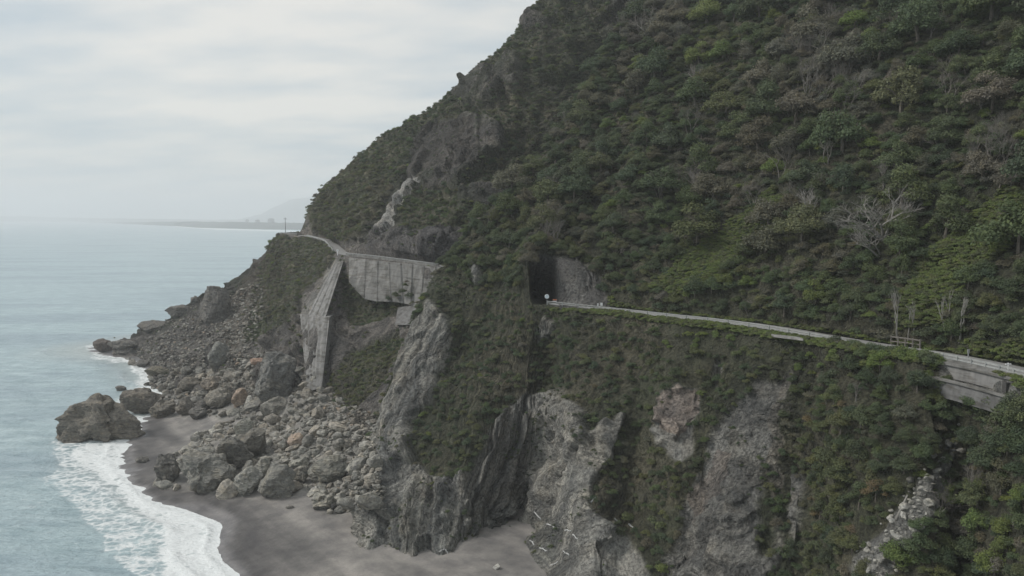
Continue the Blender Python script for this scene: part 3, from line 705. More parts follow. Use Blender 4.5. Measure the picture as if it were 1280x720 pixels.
BIG = [
 (115, 552, 116, 50, 'long brown sea rock with a knob on its back standing in the surf', 3, BR, dict(sub=5, depth=.5, lay=.07, rough=.12, cat='sea rock', name='sea_rock', sink=.2, planes=26, prof=[(-1, .6), (-.75, .8), (-.3, .95), (.05, 1.12), (.25, .98), (.6, .85), (1, .5)])),
 (127, 514, 22, 14, 'small rounded knob of rock on top of the long brown sea rock', 41, BR, dict(sub=3, cat='sea rock', name='sea_rock', which='S')),
 (172, 520, 58, 31, 'dark angular sea rock just behind the long brown one', 5, (.10, .09, .08), dict(sub=5, depth=.6, lay=.04, cat='sea rock', name='sea_rock')),
 (199, 524, 36, 22, 'brown boulder at the tip of the sand beside the gap of white water', 6, BR, dict(lay=.05)),
 (226, 522, 26, 24, 'upright grey boulder behind the tip of the sand', 7, (.12, .11, .10), {}),
 (245, 526, 24, 14, 'low rounded boulder on the sand near the gap of white water', 8, DK, {}),
 (124, 442, 25, 16, 'dark rock at the seaward tip of the headland', 9, (.085, .07, .065), dict(cat='sea rock', name='sea_rock')),
 (150, 439, 38, 12, 'low dark ledge joining the tip rock to the headland', 10, DK, dict(depth=.5, lay=.06, cat='sea rock', name='sea_rock')),
 (153, 445, 26, 10, 'flat dark rock in the water below the headland tip', 11, DK, dict(cat='sea rock', name='sea_rock', depth=.6)),
 (150, 490, 14, 7, 'small dark rock alone in the sea above the long brown one', 12, DK, dict(sub=3, cat='sea rock', name='sea_rock')),
 (196, 471, 38, 12, 'flat olive brown boulder at the water edge', 13, (.12, .11, .085), dict(depth=.6)),
 (176, 460, 18, 8, 'small black rock awash left of the flat olive boulder', 14, DK, dict(sub=3, cat='sea rock', name='sea_rock')),
 (268, 403, 46, 48, 'large dark crag standing on the crest of the headland rubble', 15, (.10, .096, .096), dict(sub=5, depth=.7, lay=.05, name='crag', cat='crag', sink=.15)),
 (243, 381, 12, 10, 'small pointed rock left of the dark crag on the crest', 16, DK, dict(sub=3)),
 (224, 399, 40, 16, 'low dark outcrop left of the crag on the crest', 17, DK, dict(depth=.6)),
 (190, 415, 44, 12, 'long flat dark outcrop at the seaward end of the crest', 18, DK, dict(depth=.6, lay=.05)),
 (342, 508, 52, 66, 'tall blue grey crag with a dark hollow beside the ribbed wall', 19, (.115, .118, .122), dict(sub=5, depth=.7, lay=.05, name='crag', cat='crag', rz=.5)),
 (270, 466, 30, 38, 'blue grey leaning block above the water edge rubble', 20, (.125, .13, .128), dict(depth=.6, tilt=(0, .3))),
 (296, 512, 20, 27, 'upright rusty orange stone in the upper rubble', 21, OR, dict(sub=3, tilt=(0, .35))),
 (311, 512, 13, 17, 'pale stone just right of the upright rusty stone', 22, PL, dict(sub=3)),
 (262, 493, 30, 21, 'brown wedge shaped boulder in the middle of the rubble', 23, (.18, .155, .135), {}),
 (233, 492, 32, 22, 'dark brown boulder between the water and the brown wedge', 24, (.11, .10, .088), {}),
 (273, 512, 40, 24, 'large grey brown boulder below the brown wedge', 25, (.15, .14, .125), {}),
 (252, 517, 22, 16, 'dark boulder under the large grey brown one', 26, DK, {}),
 (369, 561, 20, 18, 'pinkish square stone in the lower rubble', 27, (.30, .23, .19), dict(sub=3, rz=.7)),
 (320, 457, 20, 10, 'reddish flat stone under the headland slope', 28, (.27, .17, .13), dict(sub=3, depth=.5)),
 (252, 620, 72, 52, 'biggest pitted grey boulder on the beach', 29, (.155, .153, .146), dict(sub=5, lay=.07, rough=.1, sink=.1)),
 (206, 606, 34, 38, 'dark jagged boulder left of the biggest pitted one', 30, (.10, .096, .094), dict(lay=.05, rough=.12)),
 (285, 592, 56, 44, 'dark grey boulder behind the biggest pitted one', 31, (.115, .113, .108), dict(sub=5)),
 (311, 576, 44, 36, 'dark slanting boulder behind and right of the pitted ones', 32, (.105, .100, .090), {}),
 (307, 621, 38, 34, 'smooth pale boulder right of the biggest pitted one', 33, (.185, .185, .178), {}),
 (343, 626, 48, 42, 'grey boulder at the right end of the beach row', 34, (.145, .145, .14), {}),
 (325, 601, 30, 26, 'pale boulder squeezed behind the row on the beach', 35, (.18, .18, .17), {}),
 (408, 606, 58, 32, 'long ribbed boulder lying across the lower rubble', 36, (.17, .168, .155), dict(depth=.5, lay=.05, rz=.25)),
 (375, 606, 22, 22, 'upright grey boulder at the left end of the long ribbed one', 37, (.17, .165, .155), {}),
 (373, 590, 30, 16, 'flat pale boulder behind the row of beach boulders', 38, (.2, .2, .185), dict(tilt=(0, -.3))),
 (421, 566, 18, 18, 'grey block in the middle of the rubble slope', 39, (.17, .165, .155), dict(sub=3)),
 (340, 525, 42, 26, 'broad low grey boulder below the tall blue grey crag', 40, (.15, .145, .135), {}),
 (402, 638, 30, 20, 'mound of crumbled pale rock at the toe of the rubble', 42, (.2, .195, .18), dict(rough=.16)),
 (416, 640, 9, 9, 'small black lump standing in for the shaded hole in the crumbled pale mound', 43, (.04, .038, .04), dict(sub=3)),  # black tint paints the shade of a hole in the heap
 (621, 713, 9, 6, 'single white stone lying on open sand below the cliff', 44, (.55, .53, .5), dict(sub=3)),
 (303, 548, 26, 26, 'thin upright pale slab at the upper edge of the sand', 45, (.21, .21, .195), dict(depth=.4, tilt=(0, .5))),
 (175, 580, 18, 7, 'small dark rock in the thin water at the sand edge', 46, DK, dict(sub=3, cat='sea rock', name='sea_rock')),
 (362, 637, 13, 4, 'flat stone alone on the sand in front of the boulders', 47, (.18, .17, .165), dict(sub=3, depth=.5)),
]
occ = []
for (px, by, w, h, lab, sd_, tint, kw) in BIG:
    if kw.get('which') == 'S':
        P = U(px, 552, z=0); kk = P[1]/F
        v, f = rock_mesh(3, sd_, (w*kk, w*kk*.7, h*kk*1.6)); o = mkobj('sea_rock', v, f, M_ROCK); o.location = (P[0], P[1]+3.5, 8.6); o['tint'] = tint; tag(o, lab, 'sea rock')
    else:
        o = put_rock(px, by, w, h, lab, sd_, tint, **kw)
    occ.append((px, by-h*.45, w*.5, h*.5))

# random boulders: things for the largest, one rubble object for the rest
RV = []
for k in range(9):
    v, f = rock_mesh(3, 200+k, (1, .8+.3*random.random(), .62+.25*random.random()), .05, 24)
    me = bpy.data.meshes.new('boulder'); me.from_pydata(v.tolist(), [], f); me.materials.append(M_ROCK); RV.append(me)
cands = []
ZT = [(TALUS, 'ABG', 1.0), ([(170, 440), (205, 402), (250, 378), (300, 362), (330, 345), (330, 400), (310, 440), (335, 500), (250, 500), (200, 490)], 'ABG', .8),
      ([(395, 500), (440, 505), (470, 520), (470, 600), (485, 640), (440, 630), (420, 560)], 'ABG', .7)]
rs = random.Random(5)
for poly, wh, dens in ZT:
    xs = [p[0] for p in poly]; ys = [p[1] for p in poly]
    for _ in range(int(7500*dens)):
        x = rs.uniform(min(xs), max(xs)); y = rs.uniform(min(ys), max(ys))
        if not inpoly(np.array(x), np.array(y), poly): continue
        if any(((x-a)/(w*1.0))**2+((y-b)/(h*1.0))**2 < 1 for a, b, w, h in occ): continue
        hh = hit(x, y, wh)
        if hh is None or hh[2] == 'S' or hh[0].z < -.1: continue
        cands.append((x, y, hh[0], hh[1]))
# white stones of the gully at the right and stones on the sand edge
gul = []
for _ in range(260):
    t = rs.random(); x = 1200+(1078-1200)*t+rs.gauss(0, 5+14*t); y = 545+(722-545)*t+rs.gauss(0, 7)
    if t < .3 and rs.random() < .6: continue
    hh = hit(x, y, 'B')
    if hh: gul.append((x, y, hh[0], hh[1]))
sand = []
for _ in range(60):
    x = rs.uniform(440, 500); y = rs.uniform(612, 642); hh = hit(x, y, 'G'); sand.append((x, y, hh[0], hh[1]))
picked = []; grid = {}
def try_pick(lst, smin, smax, pw, tag_, sp=.55, n=99999):
    c = 0
    for (x, y, P, d) in lst:
        if c >= n: break
        s = smin+(smax-smin)*rs.random()**pw; cell = (int(P.x//3), int(P.y//3), int(P.z//3)); ok = True
        for i in (-1, 0, 1):
            for j in (-1, 0, 1):
                for q in (-1, 0, 1):
                    for (Q, s2) in grid.get((cell[0]+i, cell[1]+j, cell[2]+q), ()):
                        if (Q-P).length < (s+s2)*.5*sp: ok = False
        if not ok: continue
        grid.setdefault(cell, []).append((P, s)); picked.append((x, y, P, d, s, tag_)); c += 1
try_pick(cands[:5000], 1.7, 5.6, 2.0, 'talus', .8, 330); try_pick(cands, .5, 1.9, 1.5, 'talus', .62)
try_pick(gul, .5, 1.5, 2.0, 'gully', .75); try_pick(sand, .4, 1.4, 1.5, 'sandedge', .8)
def rock_tint(kind, y, x):
    if kind == 'gully': b = rs.uniform(.16, .42); return (b, b, b*.98)
    r = rs.random()
    warm = 0
    b = rs.uniform(.20, .36) if y > 530 else rs.uniform(.15, .28)
    if kind == 'sandedge' or (y > 600 and x > 400): b = rs.uniform(.2, .33)
    if r < .022: return (b*1.25, b*1.03, b*.86)
    if r < .3: return (b*1.06, b*1.0, b*.93)
    return (b, b*.99, b*.96)
picked.sort(key=lambda t: -t[4]/t[3])
NB = 250
for k, (x, y, P, d, s, kind) in enumerate(picked[:NB]):
    tint = rock_tint(kind, y, x); me = RV[rs.randrange(9)]
    o = bpy.data.objects.new('boulder' if kind != 'gully' else 'stone', me); COL.objects.link(o)
    o.location = (P.x, P.y, P.z+s*.12); o.rotation_euler = (rs.uniform(-.5, .5), rs.uniform(-.5, .5), rs.uniform(0, 6.28)); o.scale = (s*rs.uniform(.8, 1.4), s*rs.uniform(.7, 1.1), s*rs.uniform(.75, 1.2))
    o['tint'] = tint; STONES.append((o, x, y, s, stone_tone(tint), kind))

# ------------------------------------------------------------------ generic stuff scatter by geometry nodes
def scatter(name, pts, rots, scls, tints, vis, protos, label, cat='ground cover'):
    me = bpy.data.meshes.new(name); me.from_pydata([tuple(p) for p in pts], [], [])
    def at(n, t, vals, key):
        a = me.attributes.new(n, t, 'POINT'); a.data.foreach_set(key, np.asarray(vals, np.float32 if t != 'INT' else np.int32).ravel())
    at('rot', 'FLOAT_VECTOR', rots, 'vector'); at('scl', 'FLOAT_VECTOR', scls, 'vector'); at('vi', 'INT', vis, 'value')
    c = np.ones((len(pts), 4), np.float32); c[:, :3] = np.array(tints); at('tint', 'FLOAT_COLOR', c, 'color')
    o = bpy.data.objects.new(name, me); COL.objects.link(o)
    ng = bpy.data.node_groups.new(name, 'GeometryNodeTree')
    ng.interface.new_socket('Geometry', in_out='INPUT', socket_type='NodeSocketGeometry'); ng.interface.new_socket('Geometry', in_out='OUTPUT', socket_type='NodeSocketGeometry')
    gi = ng.nodes.new('NodeGroupInput'); go = ng.nodes.new('NodeGroupOutput'); L = ng.links
    j = ng.nodes.new('GeometryNodeGeometryToInstance'); insts = []
    for p in protos[::-1]:
        oi = ng.nodes.new('GeometryNodeObjectInfo'); oi.transform_space = 'ORIGINAL'; oi.inputs['Object'].default_value = p
        gti = ng.nodes.new('GeometryNodeGeometryToInstance'); L.new(oi.outputs['Geometry'], gti.inputs[0]); insts.append(gti)
    jn = ng.nodes.new('GeometryNodeJoinGeometry')
    for q in insts: L.new(q.outputs[0], jn.inputs[0])
    ng.nodes.remove(j)
    ip = ng.nodes.new('GeometryNodeInstanceOnPoints'); ip.inputs['Pick Instance'].default_value = True
    def na(n, t):
        x = ng.nodes.new('GeometryNodeInputNamedAttribute'); x.data_type = t; x.inputs['Name'].default_value = n; return x.outputs['Attribute']
    L.new(gi.outputs[0], ip.inputs['Points']); L.new(jn.outputs[0], ip.inputs['Instance']); L.new(na('vi', 'INT'), ip.inputs['Instance Index'])
    e2r = ng.nodes.new('FunctionNodeEulerToRotation'); L.new(na('rot', 'FLOAT_VECTOR'), e2r.inputs[0]); L.new(e2r.outputs[0], ip.inputs['Rotation'])
    L.new(na('scl', 'FLOAT_VECTOR'), ip.inputs['Scale']); L.new(ip.outputs[0], go.inputs[0])
    md = o.modifiers.new('scatter', 'NODES'); md.node_group = ng
    tag(o, label, cat, kind='stuff'); return o
protoR = []
seen = set()
for (o, *_r) in STONES:
    if o.data.name not in seen: seen.add(o.data.name); protoR.append(o)
rest = picked[NB:]
if rest:
    T = [rock_tint(r[5], r[1], r[0]) for r in rest]
    scatter('rubble', [(r[2].x, r[2].y, r[2].z+r[4]*.1) for r in rest], [(rs.uniform(-.6, .6), rs.uniform(-.6, .6), rs.uniform(0, 6.28)) for r in rest],
            [(r[4]*rs.uniform(.8, 1.4), r[4]*rs.uniform(.7, 1.1), r[4]*rs.uniform(.6, 1.1)) for r in rest], T, [rs.randrange(len(protoR)) for r in rest], protoR,
            'loose rubble filling the gaps between the boulders at the foot of the headland', 'rubble')

# ------------------------------------------------------------------ vegetation prototypes
def leaf_cloud(seed, nlobe, nleaf, flat=.7, leaf=.075, spread=.36, bottom=-.1):
    """leaf quads through a crown of unit diameter whose base sits near z=0"""
    r = np.random.default_rng(seed); V = []; Fc = []; LR = []
    lobes = []
    for k in range(nlobe):
        a = r.uniform(0, 6.28); q = math.sqrt(r.random())*spread; z = flat*(.16+.62*(1-(q/spread)**1.6)*r.uniform(.35, 1))
        lobes.append((q*math.cos(a), q*math.sin(a), z, r.uniform(.12, .23)))
    for (cx, cy, cz, rad) in lobes:
        n = int(nleaf*(rad/.17)**2); br = r.uniform(.3, .7)
        for _ in range(n):
            d = r.normal(size=3); d[2] = abs(d[2])*.9-.25; d /= np.linalg.norm(d)
            p = np.array((cx, cy, cz))+d*rad*r.uniform(.55, 1.1)*np.array((1, 1, .8))
            nrm = d*.8+np.array((0, 0, .5))+r.normal(size=3)*.55; nrm /= np.linalg.norm(nrm)
            u = np.cross(nrm, r.normal(size=3)); u /= np.linalg.norm(u); w = np.cross(nrm, u)
            s = leaf*r.uniform(.5, 1.15); b = len(V)
            V += [p-u*s*.5, p+w*s*.32+nrm*s*.1, p+u*s*.5, p-w*s*.32]; Fc.append((b, b+1, b+2, b+3))
            LR += [np.clip(br+r.normal()*.2, 0, 1)]*4
    return np.array(V), Fc, np.array(LR)
def leaf_mesh(name, *a, **k):
    v, f, lr = leaf_cloud(*a, **k); me = bpy.data.meshes.new(name); me.from_pydata(v.tolist(), [], f)
    at = me.attributes.new('leafrand', 'FLOAT', 'POINT'); at.data.foreach_set('value', lr.astype(np.float32)); me.materials.append(M_LEAF); return me
CROWN = [leaf_mesh('crown', 300+k, 20, 200, .8+.1*(k % 3), .050) for k in range(6)]
BUSH = [leaf_mesh('shrub', 400+k, 10, 130, .62, .070, .33) for k in range(5)]
GRASS = [leaf_mesh('grass_tussock', 500, 6, 60, .34, .13, .40)]
def trunk_mesh(seed):
    r = random.Random(seed); mb = MB(); top = Vector((r.uniform(-.05, .05), r.uniform(-.05, .05), .42))
    mb.tube([(0, 0, -.15), (0, 0, .1), top*.6, top], [.035, .028, .02, .014], 5)
    for k in range(5):
        a = r.uniform(0, 6.28); s = top*r.uniform(.4, .9); e = s+Vector((math.cos(a)*.26, math.sin(a)*.26, .22)); mb.tube([s, (s+e)/2+Vector((0, 0, .04)), e], [.014, .010, .005], 4)
    me = bpy.data.meshes.new('trunk'); me.from_pydata(mb.v, [], mb.f); me.materials.append(M_BARK); return me
TRUNK = [trunk_mesh(k) for k in range(3)]
def bare_mesh(seed, mat, lean=(0, 0), wide=1.0, stems=3, depth=4, thick=.016):
    r = random.Random(seed); mb = MB()
    def grow(p, d, L, rad, lev):
        m = p+d*L*.5+Vector((r.uniform(-1, 1), r.uniform(-1, 1), r.uniform(-.5, 1)))*L*.09; e = p+d*L
        mb.tube([p, m, e], [rad, rad*.8, rad*.58], 3 if lev < depth else 4)
        if lev == 0: return
        for _ in range(r.choice((2, 3, 3)) if lev > 1 else 3):
            nd = (d+Vector((r.gauss(0, .42)*wide, r.gauss(0, .42)*wide, r.gauss(.08, .25)))).normalized(); grow(m+(e-m)*r.uniform(.2, 1), nd, L*r.uniform(.58, .8), rad*.55, lev-1)
    for s in range(stems):
        d = Vector((lean[0]+r.gauss(0, .3)*wide, lean[1]+r.gauss(0, .3), 1)).normalized(); grow(Vector((r.uniform(-.04, .04), r.uniform(-.04, .04), -.06)), d, .32, thick, depth)
    me = bpy.data.meshes.new('bare_tree'); me.from_pydata(mb.v, [], mb.f); me.materials.append(mat); return me

TONES = {'dark green': (.080, .106, .066), 'mid green': (.096, .128, .068), 'bright green': (.138, .180, .066), 'olive': (.120, .138, .074), 'brown': (.128, .127, .096), 'grey brown': (.150, .149, .126), 'rusty': (.150, .130, .086)}
TW = [ # ellipse(px,py,rx,ry) -> weights
 ((1030, 85, 75, 75), {'grey brown': .6, 'brown': .2}), ((815, 30, 55, 45), {'grey brown': .75}), ((705, 155, 35, 30), {'grey brown': .4, 'olive': .4}),
 ((880, 270, 60, 40), {'brown': .4}), ((690, 290, 70, 60), {'brown': .3, 'olive': .3}), ((960, 200, 60, 30), {'brown': .5}), ((1000, 300, 60, 60), {'olive': .4, 'brown': .2}),
 ((1110, 30, 60, 30), {'bright green': .15, 'olive': .2}), ((1090, 150, 60, 60), {'bright green': .15, 'mid green': .3}), ((1230, 70, 60, 80), {'mid green': .5}), ((740, 200, 60, 70), {'dark green': .5}), ((1050, 190, 40, 25), {'bright green': .3}),
 ((1240, 200, 60, 50), {'grey brown': .3, 'mid green': .3}), ((940, 350, 60, 40), {'mid green': .5, 'olive': .2}), ((1040, 370, 60, 40), {'mid green': .5}),
 ((1050, 590, 60, 120), {'olive': .55, 'rusty': .12}), ((1120, 520, 70, 80), {'dark green': .6, 'mid green': .2}), ((1150, 455, 60, 22), {'bright green': .6}), ((1040, 455, 60, 22), {'bright green': .35, 'olive': .3}),
 ((880, 425, 60, 22), {'bright green': .5, 'olive': .2}), ((960, 460, 40, 30), {'olive': .5}), ((1230, 640, 70, 90), {'mid green': .4, 'bright green': .12, 'brown': .15}), ((1250, 540, 50, 50), {'dark green': .6}),
 ((600, 440, 50, 60), {'olive': .2, 'dark green': .5}), ((1190, 660, 30, 40), {'grey brown': .5}), ((560, 545, 55, 45), {'dark green': .5, 'olive': .25}), ((720, 450, 60, 50), {'dark green': .4, 'brown': .2}),
 ((450, 470, 60, 50), {'olive': .8}), ((370, 350, 70, 80), {'grey brown': .4, 'olive': .4}), ((430, 250, 70, 60), {'olive': .4, 'brown': .4}), ((560, 270, 60, 30), {'mid green': .7})]
BASEW = {'dark green': .42, 'mid green': .26, 'olive': .16, 'brown': .08, 'grey brown': .05, 'bright green': .03}
rv = random.Random(99)
def tone_at(px, py):
    w = dict(BASEW)
    for e, add in TW:
        q = ((px-e[0])/e[2])**2+((py-e[1])/e[3])**2
        if q < 1:
            k = min(1, (1-q)*2); s = sum(add.values())
            for n in w: w[n] *= (1-s*k)
            for n, v in add.items(): w[n] = w.get(n, 0)+v*k
    r = rv.random()*sum(w.values())
    for n, v in w.items():
        r -= v
        if r <= 0: break
    c = TONES[n]; b = rv.uniform(.9, 1.12); return n, (c[0]*b*rv.uniform(.92, 1.08), c[1]*b, c[2]*b*rv.uniform(.9, 1.1))

_t = np.array(RB[8:12]); RBV = [_t[0]+0*_t[0]]
for q in np.linspace(0, 1, 46): RBV.append(np.array([np.interp(q*3, range(4), _t[:, a]) for a in range(3)])+np.array((rv.uniform(-.6, .2), rv.uniform(-1.0, .0), -.2)))
RBV = [p for p in RBV if 1040 < proj(p)[0] < 1172]
# poisson sampling of the sheets
def sample(Pm, mask, count, rng):
    a = Pm[:-1, :-1]; b_ = Pm[1:, :-1]; c_ = Pm[:-1, 1:]
    area = np.linalg.norm(np.cross(b_-a, c_-a), axis=-1)*mask[:-1, :-1]
    p = (area/area.sum()).ravel(); idx = rng.choice(len(p), count, p=p); i, j = np.divmod(idx, area.shape[1])
    u, v = rng.random(count)[:, None], rng.random(count)[:, None]
    return a[i, j]+u*(b_[i, j]-a[i, j])+v*(c_[i, j]-a[i, j]), i, j
class Pois:
    def __init__(s, cell): s.g = {}; s.c = cell
    def add(s, P, r):
        k = tuple(int(math.floor(x/s.c)) for x in P)
        for i in (-1, 0, 1):
            for j in (-1, 0, 1):
                for q in (-1, 0, 1):
                    for (Q, r2) in s.g.get((k[0]+i, k[1]+j, k[2]+q), ()):
                        if (P[0]-Q[0])**2+(P[1]-Q[1])**2+(P[2]-Q[2])**2 < (.5*(r+r2))**2: return False
        s.g.setdefault(k, []).append((P, r)); return True

vegB = ~bareB & ~((rrB > 4.93) & (rrB < 6.12) & (ccB > 6)) & ~((rrB > 4.8) & (rrB < 7.05) & (ccB > 5) & (ccB < 8.8))
TREES = []; SHRUBS = []; GR = []
# trees: upper slope, plus the spurs below the road on the right
treezone = vegB & ~lowB & ((rrB > 6.5) | ((ccB > 14.4) & (rrB < 4.7)))
pts, ii_, jj_ = sample(PB, treezone, 16000, RNG)
po = Pois(8)
for P, i, j in zip(pts, ii_, jj_):
    up = rrB[i, j] > 6
    s = 4.2+8.3*rv.random()**1.7 if up else rv.uniform(2.8, 5.0)
    if up and rrB[i, j] < 7.6: s = rv.uniform(3.2, 5)
    if not po.add(P, s*.62): continue
    x, y, d = proj(P)
    if d < 20: continue
    TREES.append((P, s, float(x), float(y), float(d)))
pts, ii_, jj_ = sample(PB, vegB, 42000, RNG)
po = Pois(4)
for P, i, j in zip(pts, ii_, jj_):
    lw = lowB[i, j]; s = rv.uniform(1.0, 2.0) if lw else (rv.uniform(2.4, 4.2) if rrB[i, j] > 6.3 else rv.uniform(1.5, 3.2))
    if 4.6 < rrB[i, j] < 4.95 or 6.1 < rrB[i, j] < 6.4: s = rv.uniform(.8, 1.4)
    if not po.add(P, s*(.55 if not lw else .62)): continue
    x, y, d = proj(P)
    if d < 20: continue
    SHRUBS.append((P, s, float(x), float(y), float(d), 'B'))
vegA = (~bareA) & ~((rrA > 4.9) & (rrA < 6.15) & (ccA > 6.4))
pts, ii_, jj_ = sample(PA, vegA, 26000, RNG); po = Pois(4)
for P, i, j in zip(pts, ii_, jj_):
    s = rv.uniform(1.2, 2.6) if rv.random() < .7 or rrA[i, j] < 6.5 else rv.uniform(2.6, 5.2)
    if not po.add(P, s*.58): continue
    x, y, d = proj(P); SHRUBS.append((P, s, float(x), float(y), float(d), 'A'))
# sparse tufts and creepers on the bare rock
pts, ii_, jj_ = sample(PB, bareB & (rrB < 4.8), 1500, RNG)
for P in pts:
    if fbm(P[None]/8, 3, 55)[0] > .12: x, y, d = proj(P); SHRUBS.append((P, rv.uniform(.5, 1.3), float(x), float(y), float(d), 'B'))
pts, ii_, jj_ = sample(PA, bareA & (rrA > 2), 4500, RNG)
for P in pts:
    if fbm(P[None]/6, 3, 56)[0] > (.05 if P[2] < 52 else -.10): x, y, d = proj(P); SHRUBS.append((P, rv.uniform(.7, 1.7), float(x), float(y), float(d), 'A'))
for P0 in RBV:
    x, y, d = proj(P0)
    SHRUBS.append((P0, rv.uniform(2.6, 3.6), float(x), float(y), float(d), 'B'))
for (x, y) in ((431, 336), (427, 346), (424, 356), (420, 366), (417, 376), (414, 386), (411, 398), (410, 410), (408, 424), (407, 438), (406, 452), (405, 466), (404, 480), (373, 402), (374, 420), (377, 440), (380, 462)):
    h_ = hit(x, y, 'A')
    if h_: SHRUBS.append((np.array(h_[0]), rv.uniform(1.6, 2.8), float(x), float(y), float(proj(np.array(h_[0]))[2]), 'A'))
for (x, y, s_) in ((1236, 536, 5.2), (1262, 545, 5.8), (1284, 540, 6.0), (1250, 560, 5), (1196, 522, 2.6), (1215, 560, 3), (1278, 575, 6), (1235, 590, 5.5), (1188, 500, 2.0), (1182, 480, 2.0)):
    h_ = hit(x, y, 'B')
    if h_: TREES.append((np.array(h_[0]), s_, float(x), float(y), float(proj(np.array(h_[0]))[2])))
for (x, y, s_) in ((440, 352, 2.6), (446, 360, 2.2), (452, 368, 2), (462, 374, 1.6), (474, 375, 1.8), (486, 371, 2.4), (495, 367, 3), (503, 362, 3.4), (507, 354, 2.6), (509, 349, 2), (512, 366, 3.2), (516, 376, 2.6), (524, 384, 1.5), (538, 386, 1.6), (436, 345, 2.5), (556, 362, 2.4), (555, 372, 2.4), (478, 381, 2.4), (492, 382, 2.6), (466, 379, 2.2)):
    Pw = U(x, y+3, Y=float(np.interp(x, [428, 460, 508, 553], [258, 244, 231, 219.5]))); SHRUBS.append((Pw, s_, x, y, Pw[1], 'A'))
inframe = lambda x, y, m=0: -m < x < 1280+m and -m < y < 720+m
def prio(t): return -(t[1]/t[4]) if inframe(t[2], t[3]-6, -4) and visible(np.array(t[0])+np.array((0, 0, t[1]*.4)), t[1]) else 1
trs = sorted(((prio(t), k) for k, t in enumerate(TREES))); shs = sorted(((prio(t), k) for k, t in enumerate(SHRUBS)))
NT, NS = 285, 150
tree_things = [TREES[k] for p, k in trs[:NT] if p < 0]; tset = {k for p, k in trs[:NT] if p < 0}
# shrub things: largest seen but spread out
sel = []; ps = Pois(30)
cand_s = [k for p, k in shs if p < 0]
for k in cand_s[:2500]:
    t = SHRUBS[k]
    if any(abs(t[2]-SHRUBS[q][2]) < 22 and abs(t[3]-SHRUBS[q][3]) < 16 for q in sel): continue
    if any(abs(t[2]-q[2]) < 14 and -6 < (q[3]-t[3]) < 16 for q in tree_things): continue
    sel.append(k)
    if len(sel) >= NS: break
sset = set(sel)
LAB = []     # (obj, kind word, category, px, py, tone)
protoT = []; protoS = []
for k, (P, s, x, y, d) in enumerate(tree_things):
    tn, tint = tone_at(x, y-4); root = empty('broadleaf_tree', P, rv.uniform(0, 6.28)); root.scale = (s, s, s*rv.uniform(.85, 1.15))
    c = bpy.data.objects.new('crown', CROWN[k % 6]); COL.objects.link(c); c.parent = root; c['tint'] = tint
    t = bpy.data.objects.new('trunk', TRUNK[k % 3]); COL.objects.link(t); t.parent = root
    if k < 6: protoT.append(c)
    LAB.append((root, 'tree', 'tree', x, y, tn))
for n, k in enumerate(sel):
    P, s, x, y, d, w = SHRUBS[k]; tn, tint = tone_at(x, y); o = bpy.data.objects.new('shrub', BUSH[n % 5]); COL.objects.link(o)
    o.location = Vector(P)-Vector((0, 0, .12*s)); o.scale = (s, s, s); o.rotation_euler = (0, 0, rv.uniform(0, 6.28)); o['tint'] = tint
    if n < 5: protoS.append(o)
    LAB.append((o, 'shrub', 'shrub', x, y, tn))
# the rest
P_, R_, S_, T_, V_ = [], [], [], [], []
for k, t in enumerate(TREES):
    if k in tset or not (-260 < t[2] < 1700 and -420 < t[3] < 1000): continue
    tn, tint = tone_at(t[2], t[3]-4); P_.append(t[0]); s = t[1]; S_.append((s, s, s)); R_.append((0, 0, rv.uniform(0, 6.28))); T_.append(tint); V_.append(rv.randrange(6))
scatter('forest', P_, R_, S_, T_, V_, protoT, 'tree cover continuing over the upper slope out of view', 'forest')
P_, R_, S_, T_, V_ = [], [], [], [], []
for k, t in enumerate(SHRUBS):
    if k in sset or not (-260 < t[2] < 1700 and -420 < t[3] < 1000): continue
    tn, tint = tone_at(t[2], t[3]); s = t[1]; P_.append(Vector(t[0])-Vector((0, 0, .12*s))); S_.append((s, s, s*rv.uniform(.7, 1.1))); R_.append((rv.uniform(-.2, .2), rv.uniform(-.2, .2), rv.uniform(0, 6.28))); T_.append(tint); V_.append(rv.randrange(5))
scatter('scrub', P_, R_, S_, T_, V_, protoS, 'low scrub and creepers covering the slopes and ledges', 'scrub')
# grass on the verges and the open bands
pts, ii_, jj_ = sample(PB, vegB & (lowB | ((ccB > 6) & (((rrB > 4.72) & (rrB < 4.93)) | ((rrB > 6.12) & (rrB < 6.35))))), 9000, RNG)
gt = []
for P in pts:
    x, y, d = proj(P); gt.append(TONES['bright green'] if rv.random() < .55 else TONES['olive'])
gpm = [tuple(p) for p in pts]
gob = bpy.data.objects.new('grass_tussock', GRASS[0]); COL.objects.link(gob); hh = hit(905, 322, 'B'); gob.location = hh[0]; gob.scale = (1.6, 1.6, 1.6); gob['tint'] = TONES['bright green']
tag(gob, 'tall tussock in the bright green grassy strip above the road', 'grass tussock')
scatter('grass', gpm, [(0, 0, rv.uniform(0, 6.28)) for _ in gpm], [(s_, s_, s_) for s_ in [rv.uniform(.8, 1.7) for _ in gpm]], gt, [0]*len(gpm), [gob], 'grass on the verges and open strips of the slope', 'grass')
print('trees', len(TREES), 'things', len(tree_things), 'shrubs', len(SHRUBS), 'stones', len(picked))

